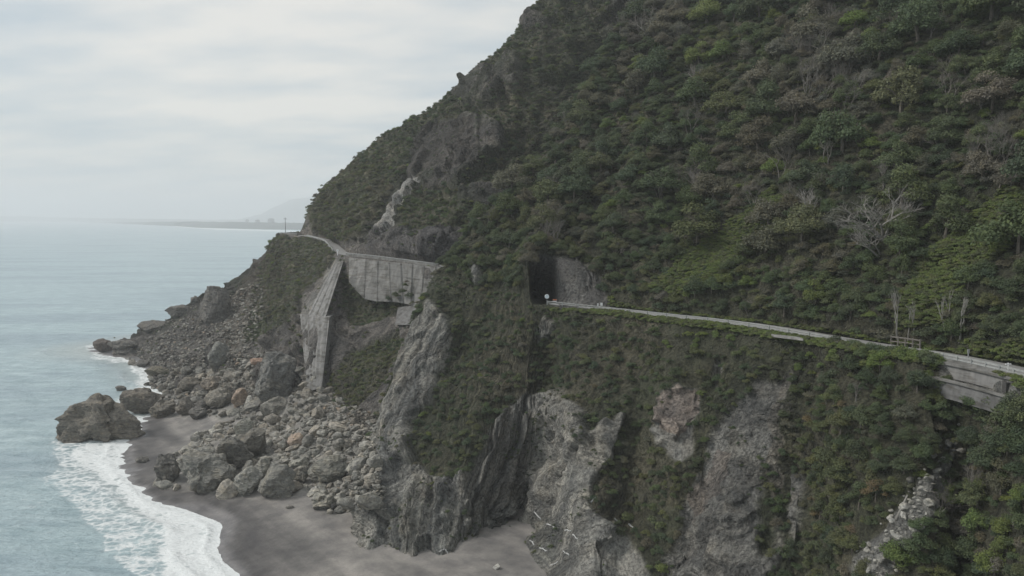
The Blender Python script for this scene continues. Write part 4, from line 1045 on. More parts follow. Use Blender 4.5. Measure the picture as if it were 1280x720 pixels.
# ------------------------------------------------------------------ bare trees
def bare(px, py, size, mat, label, seed, lean=(0, 0), wide=1, stems=3, depth=4, thick=.016, which='B', group=None, rz=0, tilt=0):
    hh = hit(px, py, which)
    if hh is None: return
    d = proj(np.array(hh[0]))[2]; s = size*d/F
    me = bare_mesh(seed, mat, lean, wide, stems, depth, thick); o = bpy.data.objects.new('bare_tree', me); COL.objects.link(o)
    o.location = hh[0]; o.scale = (s, s, s); o.rotation_euler = (0, tilt, rz); tag(o, label, 'bare tree', group); return o
bare(1016, 278, 62, M_PALE, 'pale bleached dead tree forking upward, left of the sprawling dead tree', 1, (-.25, 0), .8, 4, 4, .022)
bare(1106, 296, 92, M_PALE, 'big sprawling bleached dead tree with branches sweeping left', 2, (-.9, -.2), 1.5, 6, 5, .020)
bare(1112, 290, 62, M_PALE, 'bleached dead branch reaching up right from the sprawling dead tree', 3, (.9, 0), .7, 3, 4, .020)
bare(1100, 318, 70, M_PALE, 'lowest bleached dead tree fanned out beneath the sprawling one', 4, (-1.2, -.1), 1.3, 5, 4, .016)
bare(1105, 235, 50, M_TWIG, 'grey leafless tree with upright stems above the sprawling dead tree', 5, (0, 0), .6, 4)
bare(1035, 205, 46, M_TWIG, 'grey leafless tree above and left of the pale dead tree', 6, (-.2, 0), 1)
bare(1262, 235, 60, M_TWIG, 'tall grey leafless tree at the right edge above the brown grass', 7, (.1, 0), .7)
bare(880, 225, 34, M_TWIG, 'thin grey leafless tree beside the top of the grassy strip', 8)
bare(825, 250, 34, M_TWIG, 'grey leafless tree left of the thin one above the grassy strip', 9)
bare(686, 300, 36, M_TWIG, 'grey leafless tree just above the tunnel mouth', 10, (0, 0), .7)
bare(875, 110, 46, M_TWIG, 'grey leafless tree high on the slope among dark crowns', 11, (0, 0), .8)
bare(1195, 640, 62, M_TWIG, 'large grey leafless bush right of the gully of white stones', 12, (-.1, 0), 1.5, 6, 4, .010)
bare(1030, 70, 60, M_TWIG, 'big grey leafless crown near the top of the slope', 13, (0, 0), 1.3, 5, 4, .012)
bare(1010, 115, 60, M_TWIG, 'second big grey leafless crown, below the topmost one', 14, (-.1, 0), 1.3, 5, 4, .012)
bare(815, 50, 60, M_TWIG, 'big grey brown leafless crown by the upper rock gully', 15, (-.2, 0), 1.3, 5, 4, .012)
bare(1175, 190, 44, M_TWIG, 'grey leafless tree between dark crowns right of the upright stems', 16)
bare(1228, 140, 40, M_TWIG, 'grey leafless tree high at the right edge', 17)
bare(1070, 500, 34, M_TWIG, 'grey leafless tree below the road on the green spur', 18, (0, 0), .6)
bare(985, 520, 26, M_TWIG, 'small leafless tree beside the top of the pale rock strip', 19)
bare(770, 325, 34, M_TWIG, 'leafless tree above the road right of the tunnel wall', 20)
bare(935, 395, 30, M_TWIG, 'leafless tree directly behind the middle of the guardrail', 21)
for k, (x, y, h) in enumerate(((1125, 421, 58), (1136, 424, 40), (1144, 423, 44))):
    bare(x, y, h*1.35, M_PALE, ['tallest pale bare trunk behind the wooden fence', 'middle pale bare trunk behind the wooden fence', 'right hand pale bare trunk behind the wooden fence'][k], 30+k, (0, 0), .30, 1, 4, .017)
for k, (x, y, h) in enumerate(((1182, 410, 44), (1190, 404, 40), (1200, 424, 62))):
    bare(x, y, h*1.3, M_PALE, ['left pale bare trunk of the trio above the right end of the road', 'middle pale bare trunk of the trio above the right end of the road', 'right tallest pale bare trunk of the trio above the right end of the road'][k], 40+k, (0, 0), .30, 1, 4, .017)
TWM = [bare_mesh(600+k, M_TWIG, (rv.uniform(-.2, .2), 0), 1.15, 4, 5, .011) for k in range(4)]
TWL = []
for (cx, cy, rx, ry, n_) in ((1030, 90, 70, 75, 15), (815, 35, 45, 45, 8), (700, 165, 30, 30, 4), (1235, 200, 45, 60, 6), (1190, 640, 25, 40, 4), (880, 230, 60, 60, 5), (1160, 60, 60, 50, 4), (690, 300, 60, 40, 4), (1000, 230, 50, 40, 4)):
    for _ in range(n_):
        x = rv.gauss(cx, rx*.5); y = rv.gauss(cy, ry*.5); h_ = hit(x, y, 'B')
        if h_ is None or not (0 < x < 1275 and 8 < y < 715): continue
        o = bpy.data.objects.new('bare_tree', TWM[rv.randrange(4)]); COL.objects.link(o); z_ = rv.uniform(6, 10)*(.7 if y > 500 else 1); o.location = h_[0]; o.scale = (z_, z_, z_); o.rotation_euler = (0, 0, rv.uniform(0, 6.28)); TWL.append((o, 'tree', 'bare tree', x, y, 'grey'))
# driftwood trunk in the gully
h1 = hit(1120, 650, 'B')[0]; h2 = h1+Vector((1.6, .6, 3.0))
o = MB().tube([h1, (h1+h2)/2+Vector((.1, 0, .1)), h2], [.22, .18, .10], 6).tube([(h1+h2)/2, (h1+h2)/2+Vector((.7, -.2, .35))], [.1, .05], 5).build('fallen_trunk', M_PALE, None, True); tag(o, 'bleached fallen trunk leaning over the white stones in the gully', 'fallen trunk')

# ------------------------------------------------------------------ labels by landmark
ORD = ['nearest', 'second', 'third', 'fourth', 'fifth', 'sixth', 'seventh', 'eighth', 'ninth', 'tenth', 'eleventh', 'twelfth', 'thirteenth', 'fourteenth', 'fifteenth', 'sixteenth', 'seventeenth', 'eighteenth', 'nineteenth', 'twentieth']
LM = [('the tunnel mouth', 680, 350), ('the road mirror', 683, 380), ('the white marker post', 750, 382), ('the forking pale dead tree', 1010, 245), ('the sprawling dead tree', 1090, 275), ('the wooden fence', 1120, 420), ('the trio of pale trunks', 1190, 385),
      ('the right retaining wall', 1230, 480), ('the white stones in the gully', 1125, 660), ('the big grey leafless bush', 1190, 630), ('the tall pale rock strip', 970, 540), ('the pink rock patch', 855, 510), ('the gallery wall', 500, 350),
      ('the grassy strip', 900, 310), ('the topmost leafless crown', 1030, 60), ('the leafless crown by the gully', 815, 30), ('the brown grass patch', 1210, 310), ('the cave at the cliff foot', 655, 640), ('the ribbed wall', 390, 430), ('the sprayed concrete patch', 495, 250),
      ('the top right corner', 1280, 0), ('the bottom right corner', 1280, 720), ('the utility pole', 357, 285), ('the top edge above the bend', 940, 0), ('the marker by the road end', 1220, 437), ('the guardrail middle', 960, 412), ('the leafless tree over the tunnel', 686, 290), ('the high leafless tree', 875, 95), ('the right edge leafless tree', 1262, 215), ('the tall black crag', 268, 380)]
def relabel(items, lms, phr, grp):
    bk = {}
    for it in items:
        x, y = it[3], it[4]; l = min(range(len(lms)), key=lambda q: (lms[q][1]-x)**2+(lms[q][2]-y)**2); dx, dy = x-lms[l][1], y-lms[l][2]
        vert = 'above' if dy < -abs(dx)*.5 else ('below' if dy > abs(dx)*.5 else ''); hz = 'left' if dx < -abs(dy)*.5 else ('right' if dx > abs(dy)*.5 else '')
        if vert and hz: s = f'{vert} and {hz} of'
        elif vert: s = f'straight {vert}'
        else: s = f'{hz} of'
        bk.setdefault((l, s), []).append((math.hypot(dx, dy), id(it), it))
    for (l, s), L_ in bk.items():
        L_.sort()
        for r, (_, _, it) in enumerate(L_):
            w = ORD[r] if r < len(ORD) else 'outermost'
            it[0]['label'] = phr.format(rank=w, tone=it[5], kind=it[1], rel=s, lm=lms[l][0]); it[0]['category'] = it[2]; it[0]['group'] = grp
relabel([t for t in LAB if t[1] == 'tree'], LM, '{tone} leafy tree, {rank} {kind} {rel} {lm}', 'trees on the wooded slope')
relabel([t for t in LAB if t[1] == 'shrub'], LM, '{tone} rounded shrub, {rank} {kind} {rel} {lm}', 'shrubs on the slopes')
relabel(TWL, LM, 'grey twiggy leafless tree, {rank} {rel} {lm}', 'leafless trees on the slope')
LMR = [('the long brown sea rock', 119, 530), ('the biggest pitted boulder', 252, 595), ('the upright rusty stone', 296, 500), ('the tall blue grey crag', 342, 475), ('the dark crag on the crest', 268, 380), ('the long ribbed boulder', 408, 590), ('the pinkish square stone', 369, 552),
       ('the flat olive boulder', 196, 465), ('the crumbled pale mound', 402, 630), ('the brown wedge boulder', 262, 483), ('the blue grey leaning block', 270, 448), ('the headland tip rock', 124, 435), ('the row of beach boulders', 320, 605), ('the broad low boulder', 340, 515), ('the reddish flat stone', 320, 452), ('the foot of the ribbed wall', 392, 490), ('the low outcrop on the crest', 224, 392), ('the slab by the sand', 303, 540), ('the cliff corner by the rubble', 470, 600)]
relabel([(o, 'stone', 'boulder', x, y, t) for (o, x, y, s, t, k) in STONES if k != 'gully'], LMR, '{tone} boulder, {rank} loose one {rel} {lm}', 'boulders of the rubble slope')
relabel([(o, 'stone', 'stone', x, y, t) for (o, x, y, s, t, k) in STONES if k == 'gully'], [('the fallen trunk', 1125, 645), ('the bottom of the gully', 1080, 710), ('the middle of the gully', 1105, 680), ('the head of the gully', 1195, 550)], '{tone} stone, {rank} one {rel} {lm}', 'white stones in the gully')

# ------------------------------------------------------------------ road, walls, rails
def strip(name, L_, R_, mat, dz, parent=None):
    v = []; f = []
    for a, b in zip(L_, R_): v += [np.array(a)+(0, 0, dz), np.array(b)+(0, 0, dz)]
    for k in range(len(L_)-1): f.append((2*k, 2*k+1, 2*k+3, 2*k+2))
    return mkobj(name, np.array(v), f, mat, parent)
def dens(pts, n=8):
    pts = np.array(pts); t = np.r_[0, np.cumsum(np.linalg.norm(np.diff(pts, axis=0), axis=1))]; m = int(t[-1]/2.2)
    return pchip(t, pts, np.linspace(0, t[-1], m))
RBd = dens(RB); RBi = []
for k in range(len(RBd)):
    t = RBd[min(k+1, len(RBd)-1)]-RBd[max(k-1, 0)]; t /= np.linalg.norm(t[:2]); n = np.array((-t[1], t[0], 0)); n = n if n[0]+n[1] > 0 else -n; RBi.append(RBd[k]+n*5.2)
RBi = np.array(RBi)
road = strip('road', RBd+(RBi-RBd)*.06, RBi, M_ROAD, .09); tag(road, 'narrow grey cliff road with a low kerb', kind='structure')
ln = strip('road_line', RBd+(RBi-RBd)*.13, RBd+(RBi-RBd)*.16, M_WHITE, .098); ln.name = 'road_line'; tag(ln, 'white edge line painted along the road', kind='structure')
RA = [A[k][5] for k in range(7, 16)]; RAi = [A[k][6] for k in range(7, 16)]
RAd, RAid = dens(RA), None
tA = np.linspace(0, 1, len(RAd)); RAid = pchip(np.linspace(0, 1, len(RAi)), np.array(RAi), np.interp(np.r_[0, np.cumsum(np.linalg.norm(np.diff(RAd, axis=0), axis=1))], np.r_[0, np.cumsum(np.linalg.norm(np.diff(np.array(RA), axis=0), axis=1))], np.linspace(0, 1, len(RA))))
r2 = strip('road', RAd, RAid, M_ROAD, .12); tag(r2, 'pale cliff road round the headland', kind='structure')

def rail(name, pts, label, post_every=2, h=(.45, .8), kerb=True, th=.16, concrete=False, cat='guardrail'):
    root = empty(name, pts[0]); tag(root, label, cat); loc = [Vector(p)-Vector(pts[0]) for p in pts]
    def bar(z, hh, w, nm, m):
        v = []; f = []
        for k, p in enumerate(loc):
            a = loc[min(k+1, len(loc)-1)]-loc[max(k-1, 0)]; n = Vector((-a.y, a.x, 0)).normalized()*w/2
            v += [p+n+Vector((0, 0, z-hh/2)), p-n+Vector((0, 0, z-hh/2)), p-n+Vector((0, 0, z+hh/2)), p+n+Vector((0, 0, z+hh/2))]
        for k in range(len(loc)-1):
            for j in range(4): f.append((4*k+j, 4*k+(j+1) % 4, 4*k+4+(j+1) % 4, 4*k+4+j))
        f += [(3, 2, 1, 0), tuple(4*(len(loc)-1)+j for j in range(4))]
        return mkobj(nm, np.array([tuple(q) for q in v]), f, m, root)
    if concrete:
        bar(.45, .9, .35, 'parapet', M_CONC)
        bar(.95, .12, .5, 'coping', M_RAIL)
    else:
        for z in h: bar(z, th, .1, 'rail', M_RAIL)
        if kerb: bar(.08, .34, .5, 'kerb', M_CONC)
        n = 0
        for k in range(0, len(loc), post_every):
            if n > 95: break
            n += 1; MB().box(loc[k]+Vector((0, 0, .42)), (.2, .2, .95)).build('post', M_RAIL, root)
    return root
i0 = 0; pB = [p for p in RBd if p[1] > 60]
xs_ = [proj(p)[0] for p in pB]
sec1 = [p for p, x in zip(pB, xs_) if x < 1062]; sec2 = [p for p, x in zip(pB, xs_) if 1160 < x]
rail('guardrail', sec1, 'long pale guardrail running from the tunnel mouth along the road', 2, th=.13, kerb=False)
rail('guardrail', sec2, 'near white guardrail with square posts above the right retaining wall', 1, th=.22, h=(.38, .82))
pA = [p for p in RAd if p[1] < 264 and proj(p)[0] < 556]
rail('parapet_wall', pA, 'weathered concrete parapet on top of the gallery wall', concrete=True, cat='parapet')
pA2 = [p for p in RAd if proj(p)[0] < 417 and proj(p)[0] > 383]
rail('guardrail', pA2, 'short distant pale guardrail on the headland road', 3, h=(.5, .8), th=.3)
pA3 = [p for p in RAd if proj(p)[0] <= 373]
rail('parapet_wall', pA3, 'farthest white parapet on the outermost corner of the headland road', concrete=True, cat='parapet')

# gallery wall under the headland road
def wall_from(name, top_px, bot_px, label, mat, which='A', fwd=1.3, th=1.6, ribs=0, coping=False, seg=10, rows=0, cat='retaining wall', ribw=.5, Ys=None):
    top = []; bot = []
    for k in range(seg+1):
        t = k/seg
        def at(poly):
            xs = np.linspace(0, 1, len(poly)); return np.interp(t, xs, [p[0] for p in poly]), np.interp(t, xs, [p[1] for p in poly])
        if Ys is None:
            a = hit(*at(top_px), which)[0]; b = hit(*at(bot_px), which)[0]
            ya, yb = a.y-fwd, b.y-fwd
        else: ya = np.interp(t, np.linspace(0, 1, len(Ys)), [q[0] for q in Ys]); yb = np.interp(t, np.linspace(0, 1, len(Ys)), [q[1] for q in Ys])
        top.append(U(*at(top_px), Y=ya)); bot.append(U(*at(bot_px), Y=yb))
    if Ys is None:  # smooth
        for L_ in (top, bot):
            arr = np.array(L_); k = np.polyfit(np.linspace(0, 1, len(arr)), arr[:, 1], 2); yy = np.polyval(k, np.linspace(0, 1, len(arr)))
            for q in range(len(arr)): px_, py_, _ = proj(arr[q]); L_[q] = U(px_, py_, Y=yy[q]-1.2)
    o0 = Vector(bot[0]); root = empty(name, o0); tag(root, label, cat)
    lt = [Vector(p)-o0 for p in top]; lb = [Vector(p)-o0 for p in bot]
    MB().slab(lt, lb, th).build('wall_face', mat, root)
    for k in range(ribs):
        q = (k+.5)/ribs*seg; i = int(q); fr = q-i; i2 = min(i+1, seg); a = lt[i].lerp(lt[i2], fr); b = lb[i].lerp(lb[i2], fr); w = Vector((ribw, 0, 0))/2
        f_ = Vector((0, -.35, 0)); MB().slab([a-w+f_, a+w+f_], [b-w+f_, b+w+f_], .34).build('pilaster', mat, root)
    if coping:
        MB().slab([p+Vector((0, -.3, .25)) for p in lt], [p+Vector((0, -.3, -.25)) for p in lt], .9).build('coping', M_CONC, root)
    for r in range(rows):
        t = (r+1)/(rows+1); z = [a.lerp(b, t)+Vector((0, -.14, 0)) for a, b in zip(lt, lb)]
        MB().slab([p+Vector((0, 0, .12)) for p in z], [p-Vector((0, 0, .12)) for p in z], .13).build('ledge', mat, root)
    return root
wall_from('retaining_wall', [(436, 322), (552, 334.5)], [(436, 352), (446, 364), (458, 376), (475, 377), (490, 377), (505, 379), (512, 381), (520, 384), (540, 386), (552, 386)], 'tall stained concrete gallery wall carrying the headland road', M_CONC, Ys=[(np.interp(436+116*q, [428, 460, 508, 553], [264, 252, 238, 225])-2.4, np.interp(436+116*q, [419, 448, 505, 543], [254, 247, 235, 223.5])-2.2) for q in np.linspace(0, 1, 12)], ribs=8, rows=2, ribw=.35, th=2.2)
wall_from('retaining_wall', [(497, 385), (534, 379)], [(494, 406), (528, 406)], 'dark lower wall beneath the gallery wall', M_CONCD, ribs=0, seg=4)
wall_from('retaining_wall', [(375, 393), (412, 396)], [(384, 490), (402, 484)], 'tall ribbed grey wall tapering down the headland cliff', M_CONCM, fwd=2.2, th=5, ribs=5, seg=6, ribw=.7)
wall_from('retaining_wall', [(417, 331), (429, 327)], [(384, 394), (407, 396)], 'rough concrete apron above the ribbed wall', M_CONCM, ribs=3, seg=5, ribw=.4)
# retaining wall at the right end of the road
def right_wall():
    pts = [p for p, x in zip(pB, xs_) if 1172 < x < 1420]; o0 = Vector(pts[0])-Vector((0, 0, 6)); root = empty('retaining_wall', o0); tag(root, 'two tier concrete retaining wall below the near guardrail at the right', 'retaining wall')
    L_ = [Vector(p)-o0 for p in pts]; n = []
    for k in range(len(L_)):
        a = L_[min(k+1, len(L_)-1)]-L_[max(k-1, 0)]; q = Vector((-a.y, a.x, 0)).normalized(); n.append(-q if q.x+q.y > 0 else q)
    z = Vector((0, 0, 1))
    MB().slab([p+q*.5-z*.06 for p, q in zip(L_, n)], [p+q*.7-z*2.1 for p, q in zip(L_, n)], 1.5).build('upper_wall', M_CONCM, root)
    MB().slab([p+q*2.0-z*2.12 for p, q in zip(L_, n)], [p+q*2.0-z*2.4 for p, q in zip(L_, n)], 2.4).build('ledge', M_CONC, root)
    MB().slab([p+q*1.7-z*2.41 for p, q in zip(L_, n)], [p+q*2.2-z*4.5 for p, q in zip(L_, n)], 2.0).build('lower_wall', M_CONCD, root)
    MB().slab([p+q*.85-z*.05 for p, q in zip(L_, n)], [p+q*.85-z*.42 for p, q in zip(L_, n)], .6).build('deck_edge', M_CONC, root)
    i = min(range(len(pts)), key=lambda k: abs(proj(pts[k])[0]-1268)); c = L_[i]+n[i]*.6-z*1.4
    MB().box(c, (1.1, .8, 1.3)).build('drain_opening_shade', M_DARK, root)  # solid dark box; the shade of the hole is put into its colour
right_wall()
# small revetments just below the road in the middle
wall_from('retaining_wall', [(968, 419.0), (1004, 423.2)], [(968, 421.5), (1004, 426)], 'short pale retaining wall under the middle of the guardrail', M_CONCM, which='B', seg=5, fwd=.8)

# tunnel portal lining
tp = Vector(U(690, 377, z=43.1)); 
def portal():
    root = empty('tunnel_portal', (7.3, 184, 43)); tag(root, 'dark rough tunnel mouth where the road enters the rock spur', 'tunnel')
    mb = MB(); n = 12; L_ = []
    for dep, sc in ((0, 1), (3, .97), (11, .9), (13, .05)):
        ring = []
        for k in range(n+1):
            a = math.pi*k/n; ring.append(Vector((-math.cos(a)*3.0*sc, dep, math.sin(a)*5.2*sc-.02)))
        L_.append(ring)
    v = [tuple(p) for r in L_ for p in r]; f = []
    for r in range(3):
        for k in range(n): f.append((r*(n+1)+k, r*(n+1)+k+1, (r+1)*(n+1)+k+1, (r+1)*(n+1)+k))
    mkobj('lining', v, f, M_DARK, root)  # near-black colour carries the shade inside the tunnel
    return root
portal()

# road mirror, barrier, markers, pole, fence
def mirror():
    P = Vector(U(683.5, 379.5, z=43.1))+Vector((0, -.3, .1)); r = empty('road_mirror', P); tag(r, 'round white backed road mirror on a post at the tunnel mouth', 'road mirror')
    MB().tube([(0, 0, -.3), (0, 0, 1.6)], .05, 8).build('post', M_METAL, r)
    MB().tube([(0, -.02, 1.5), (0, .10, 1.5)], .50, 20).build('mirror_housing', M_WHITE, r); MB().tube([(0, -.05, 1.5), (0, -.021, 1.5)], .40, 20).build('mirror_face', M_MIRROR, r)
mirror()
def barrier():
    P = Vector(U(693.5, 377.5, Y=176.5)); P.z = 43.1; r = empty('road_barrier', P); tag(r, 'orange and white barrier board standing inside the tunnel mouth', 'road barrier')
    MB().box((0, 0, .75), (.9, .06, .28)).build('board', M_ORANGE, r); MB().box((0, 0, .4), (.9, .06, .2)).build('board', M_WHITE, r)
    for s in (-1, 1): MB().tube([(s*.38, -.3, 0), (s*.38, .04, .95)], .03, 6).tube([(s*.38, .35, 0), (s*.38, .06, .95)], .03, 6).build('leg', M_METAL, r)
barrier()
def marker(px, py, lab, h=.9, w=.42):
    P = Vector(U(px, py, z=43.1)); r = empty('road_marker', P+Vector((.3, .9, 0))); tag(r, lab, 'road marker')
    MB().tube([(0, 0, -.2), (0, 0, h)], .07, 8).build('post', M_METAL, r); MB().box((0, -.08, h), (w, .06, .6)).build('plate', M_WHITE, r)
marker(750.5, 388, 'small white marker plate behind the guardrail right of the tunnel wall', 1.2, .5); marker(746, 387.6, 'narrower dim marker plate immediately left of the small white one', 1.0, .22)
P = Vector(U(1221, 458, z=43.1)); r = empty('marker_post', P+Vector((1.5, 4.6, 0))); tag(r, 'pale green grey post at the back edge of the road on the right', 'marker post')
MB().tube([(0, 0, -.2), (0, 0, 1.1)], .09, 8).build('post', M_METAL, r); MB().box((0, 0, 1.2), (.26, .14, .5)).build('cap', M_RAIL, r)
P = Vector(U(1271, 470, z=43.1)); r = empty('marker_post', P+Vector((.4, 2.4, 0))); tag(r, 'short white post with a crossbar beside the guardrail at the right edge', 'marker post')
MB().tube([(0, 0, -.2), (0, 0, 1.15)], .08, 8).build('post', M_WHITE, r); MB().box((0, 0, 1.0), (.7, .1, .14)).build('crossbar', M_WHITE, r)
P = Vector(U(357, 292.5, Y=368)); r = empty('utility_pole', P); tag(r, 'tall thin utility pole on the outermost corner of the headland road', 'utility pole')
MB().tube([(0, 0, -1), (0, 0, 7.6)], [.13, .08], 8).build('pole', M_DARK, r); MB().box((0, 0, 6.9), (1.5, .12, .14)).build('crossarm', M_DARK, r)
for s in (-.7, .7): MB().tube([(s, 0, 6.97), (s, 0, 7.2)], .05, 6).build('insulator', M_WHITE, r)
P = Vector(U(422, 318, Y=264)); r = empty('road_marker', P); tag(r, 'little white post at the corner where the gallery wall begins', 'road marker')
MB().tube([(0, 0, -.3), (0, 0, 1.4)], .12, 8).build('post', M_WHITE, r); MB().box((0, -.14, 1.3), (.6, .06, .6)).build('plate', M_WHITE, r)
# wooden fence
f0 = Vector(RBi[min(range(len(RBi)), key=lambda k: abs(proj(RBi[k])[0]-1113))]); f1 = Vector(RBi[min(range(len(RBi)), key=lambda k: abs(proj(RBi[k])[0]-1142))])
r = empty('wooden_fence', f0); tag(r, 'low weathered wooden rail fence behind the road below pale trunks', 'fence'); d = f1-f0
for k in range(5): MB().box(d*k/4+Vector((0, 0, .6)), (.16, .16, 1.7)).build('post', M_TWIG, r)
for z in (.6, 1.25): MB().tube([Vector((0, 0, z)), d*.5+Vector((0, 0, z+.05)), d+Vector((0, 0, z))], .09, 5).build('rail', M_TWIG, r)

# ------------------------------------------------------------------ white veins on the cliff foot (thin raised quartz seams, part of the cliff)
def vein(pts, w=.10):
    P = []
    for k in range(len(pts)-1):
        for t in np.linspace(0, 1, 7, endpoint=k == len(pts)-2):
            x = pts[k][0]+(pts[k+1][0]-pts[k][0])*t+rs.uniform(-1, 1); y = pts[k][1]+(pts[k+1][1]-pts[k][1])*t+rs.uniform(-1, 1); h = hit(x, y, 'B')
            if h: P.append(h[0])
    P = [p+(p-CAMV).normalized()*.03 for k, p in enumerate(P) if k == 0 or (p-P[k-1]).length < 1.6]
    return P
mv = MB()
for q in [[(663, 675), (668, 682)], [(684, 655), (694, 660)], [(706, 662), (716, 664)], [(716, 668), (722, 674)], [(704, 690), (712, 694)], [(548, 690), (556, 686), (562, 696)], [(648, 664), (658, 669)], [(738, 628), (744, 622)], [(768, 648), (775, 653)], [(786, 655), (792, 660)], [(668, 640), (676, 650)], [(688, 706), (698, 703)], [(674, 684), (684, 689)]]:
    P = vein(q)
    if len(P) > 2: mv.tube(P, [rs.uniform(.07, .17) for _ in P], 5)
o = mv.build('quartz_seams', M_VEIN, None, True); o.name = 'quartz_seams'; tag(o, 'white quartz seams crossing the cliff foot', kind='structure')

# ------------------------------------------------------------------ far land
def ridge(name, pts, mat, depth, label, seed, rough):
    """pts: (px, shore py, top py); Y from the sea plane at the shore, thickness depth"""
    v = []; f = []; n = 0
    xs = np.linspace(pts[0][0], pts[-1][0], 260); sh = np.interp(xs, [p[0] for p in pts], [p[1] for p in pts]); tp_ = np.interp(xs, [p[0] for p in pts], [p[2] for p in pts])
    nz = fbm(np.stack([xs/7, xs*0, xs*0], 1), 4, seed)*rough
    for k, x in enumerate(xs):
        a = U(x, sh[k], z=0); Y = a[1]; top = U(x, tp_[k]+nz[k], Y=Y+depth*.3)
        zt = max(top[2], 2); v += [(a[0], a[1], -.5), (a[0]*1.005, a[1]+depth*.03, zt*.55), (top[0], Y+depth*.3, zt), (a[0]*1.2, Y+depth*.8, zt*.7), (a[0]*1.25, Y+depth, -.5)]
    for k in range(len(xs)-1):
        for j in range(4): f.append((5*k+j, 5*k+j+1, 5*k+6+j, 5*k+5+j))
    o = mkobj(name, np.array(v), f, mat, None, True); tag(o, label, kind='structure'); return o
ridge('spit', [(168, 278.3, 278.3), (185, 279.5, 277.6), (240, 284.3, 276.8), (300, 286.0, 277.6), (340, 286.8, 278.2), (400, 287.6, 278.6), (520, 289, 279)], M_FAR, 900, 'low wooded spit across the bay', 1, .45)
ridge('far_shore', [(-60, 277.2, 271.5), (30, 277.0, 270.0), (60, 277.0, 271.6), (110, 277.4, 272.6), (180, 277.8, 273.4), (260, 278, 274.5), (400, 278, 274)], M_FAR, 2000, 'faint low coast on the horizon', 2, .3)
ridge('mountain', [(290, 278.2, 276), (325, 278.2, 268), (345, 278.2, 258), (362, 278.2, 250), (385, 278.2, 247), (430, 278.2, 243), (520, 278.2, 240), (640, 278.2, 262)], M_FAR, 3000, 'faint mountain beyond the bay', 3, .8)
for k, (x, w, h, lab) in enumerate(((322, 4, 3.0, 'left faint block building on the far spit'), (339, 7, 4.6, 'widest faint building on the far spit'), (309, 2.5, 3.4, 'slim faint tower left of the blocks on the far spit'))):
    P = Vector(U(x, 279.3, Y=4700)); s = 4.7; r = empty('distant_building', (P.x, P.y, 15)); tag(r, lab, 'building')
    MB().box((0, 0, h*s/2+6), (w*s, 24, h*s+24)).build('wall', M_FARB, r); MB().box((0, 0, h*s+19.5), (w*s*.7, 18, 3)).build('roof', M_FARB, r)

# ------------------------------------------------------------------ haze
hm = bpy.data.materials.new('haze_air'); hm.use_nodes = True; nt = hm.node_tree; nt.nodes.remove(nt.nodes['Principled BSDF'])
pv = nt.nodes.new('ShaderNodeVolumePrincipled'); pv.inputs['Color'].default_value = (.90, .93, .96, 1); pv.inputs['Density'].default_value = .00021; pv.inputs['Anisotropy'].default_value = .1
nt.links.new(pv.outputs[0], nt.nodes['Material Output'].inputs['Volume'])
hz = MB().box((0, 0, 0), (1, 1, 1)).build('haze', hm); zmax = 420
hz.location = (0, 0, (zmax-7)/2); hz.scale = (190000, 190000, zmax+7); tag(hz, 'thin sea haze over the whole bay', kind='stuff')

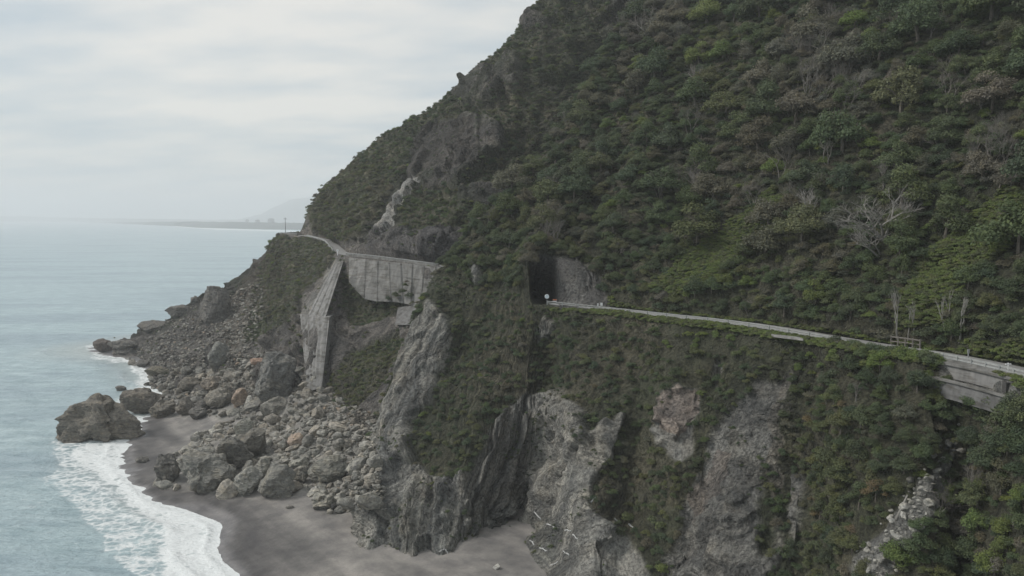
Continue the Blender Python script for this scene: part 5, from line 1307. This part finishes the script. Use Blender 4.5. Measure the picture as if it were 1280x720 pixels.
# ------------------------------------------------------------------ light
w = bpy.data.worlds.new('World'); SC.world = w; w.use_nodes = True; nt = w.node_tree; L = nt.links; bg = nt.nodes['Background']
SE, SR = math.radians(42), math.radians(-80)    # sun high over the sea, to the left
sky = nt.nodes.new('ShaderNodeTexSky'); sky.sky_type = 'NISHITA'; sky.sun_disc = False; sky.sun_elevation = SE; sky.sun_rotation = SR; sky.dust_density = 3; sky.air_density = 1
tc_ = nt.nodes.new('ShaderNodeTexCoord'); sep = nt.nodes.new('ShaderNodeSeparateXYZ'); L.new(tc_.outputs['Generated'], sep.inputs[0])
az_ = N(nt, 'ShaderNodeMath', operation='ADD'); L.new(sep.outputs['Z'], az_.inputs[0]); az_.inputs[1].default_value = .16
mx = N(nt, 'ShaderNodeMath', operation='MAXIMUM'); L.new(az_.outputs[0], mx.inputs[0]); mx.inputs[1].default_value = .05
dx = N(nt, 'ShaderNodeMath', operation='DIVIDE'); L.new(sep.outputs['X'], dx.inputs[0]); L.new(mx.outputs[0], dx.inputs[1])
dy = N(nt, 'ShaderNodeMath', operation='DIVIDE'); L.new(sep.outputs['Y'], dy.inputs[0]); L.new(mx.outputs[0], dy.inputs[1])
cb = nt.nodes.new('ShaderNodeCombineXYZ'); L.new(dx.outputs[0], cb.inputs[0]); L.new(dy.outputs[0], cb.inputs[1])
mp = nt.nodes.new('ShaderNodeMapping'); mp.inputs['Scale'].default_value = (1.1, 1.7, 1); mp.inputs['Rotation'].default_value = (0, 0, .25); L.new(cb.outputs[0], mp.inputs[0])
n1 = noise(nt, mp.outputs[0], 1.6, 7, .55); n2 = noise(nt, mp.outputs[0], .7, 4, .5)
ad = N(nt, 'ShaderNodeMath', operation='MULTIPLY_ADD'); L.new(n1, ad.inputs[0]); ad.inputs[1].default_value = .6; L.new(n2, ad.inputs[2])
cl = mixc(nt, (3.0, 3.45, 3.72), (5.15, 4.98, 4.6), ramp(nt, ad.outputs[0], .66, .94))
c = mixc(nt, sky.outputs[0], cl, .88)
L.new(c, bg.inputs['Color']); bg.inputs['Strength'].default_value = .1
sl = bpy.data.lights.new('sun', 'SUN'); sl.energy = 1.5; sl.angle = math.radians(14); sl.color = (1, .96, .9); so = bpy.data.objects.new('sun', sl); COL.objects.link(so)
dv = Vector((-math.cos(SE)*math.sin(math.radians(80)), -math.cos(SE)*math.cos(math.radians(80))*-.3, math.sin(SE))); so.rotation_euler = dv.to_track_quat('Z', 'Y').to_euler()
SC.view_settings.view_transform = 'Standard'; SC.view_settings.look = 'None'; SC.view_settings.gamma = 1; SC.view_settings.exposure = .76; SC.view_settings.use_curve_mapping = False
SC.cycles.max_bounces = 5; SC.cycles.diffuse_bounces = 3; SC.cycles.volume_bounces = 1; SC.cycles.transparent_max_bounces = 6
SC.cycles.use_denoising = True
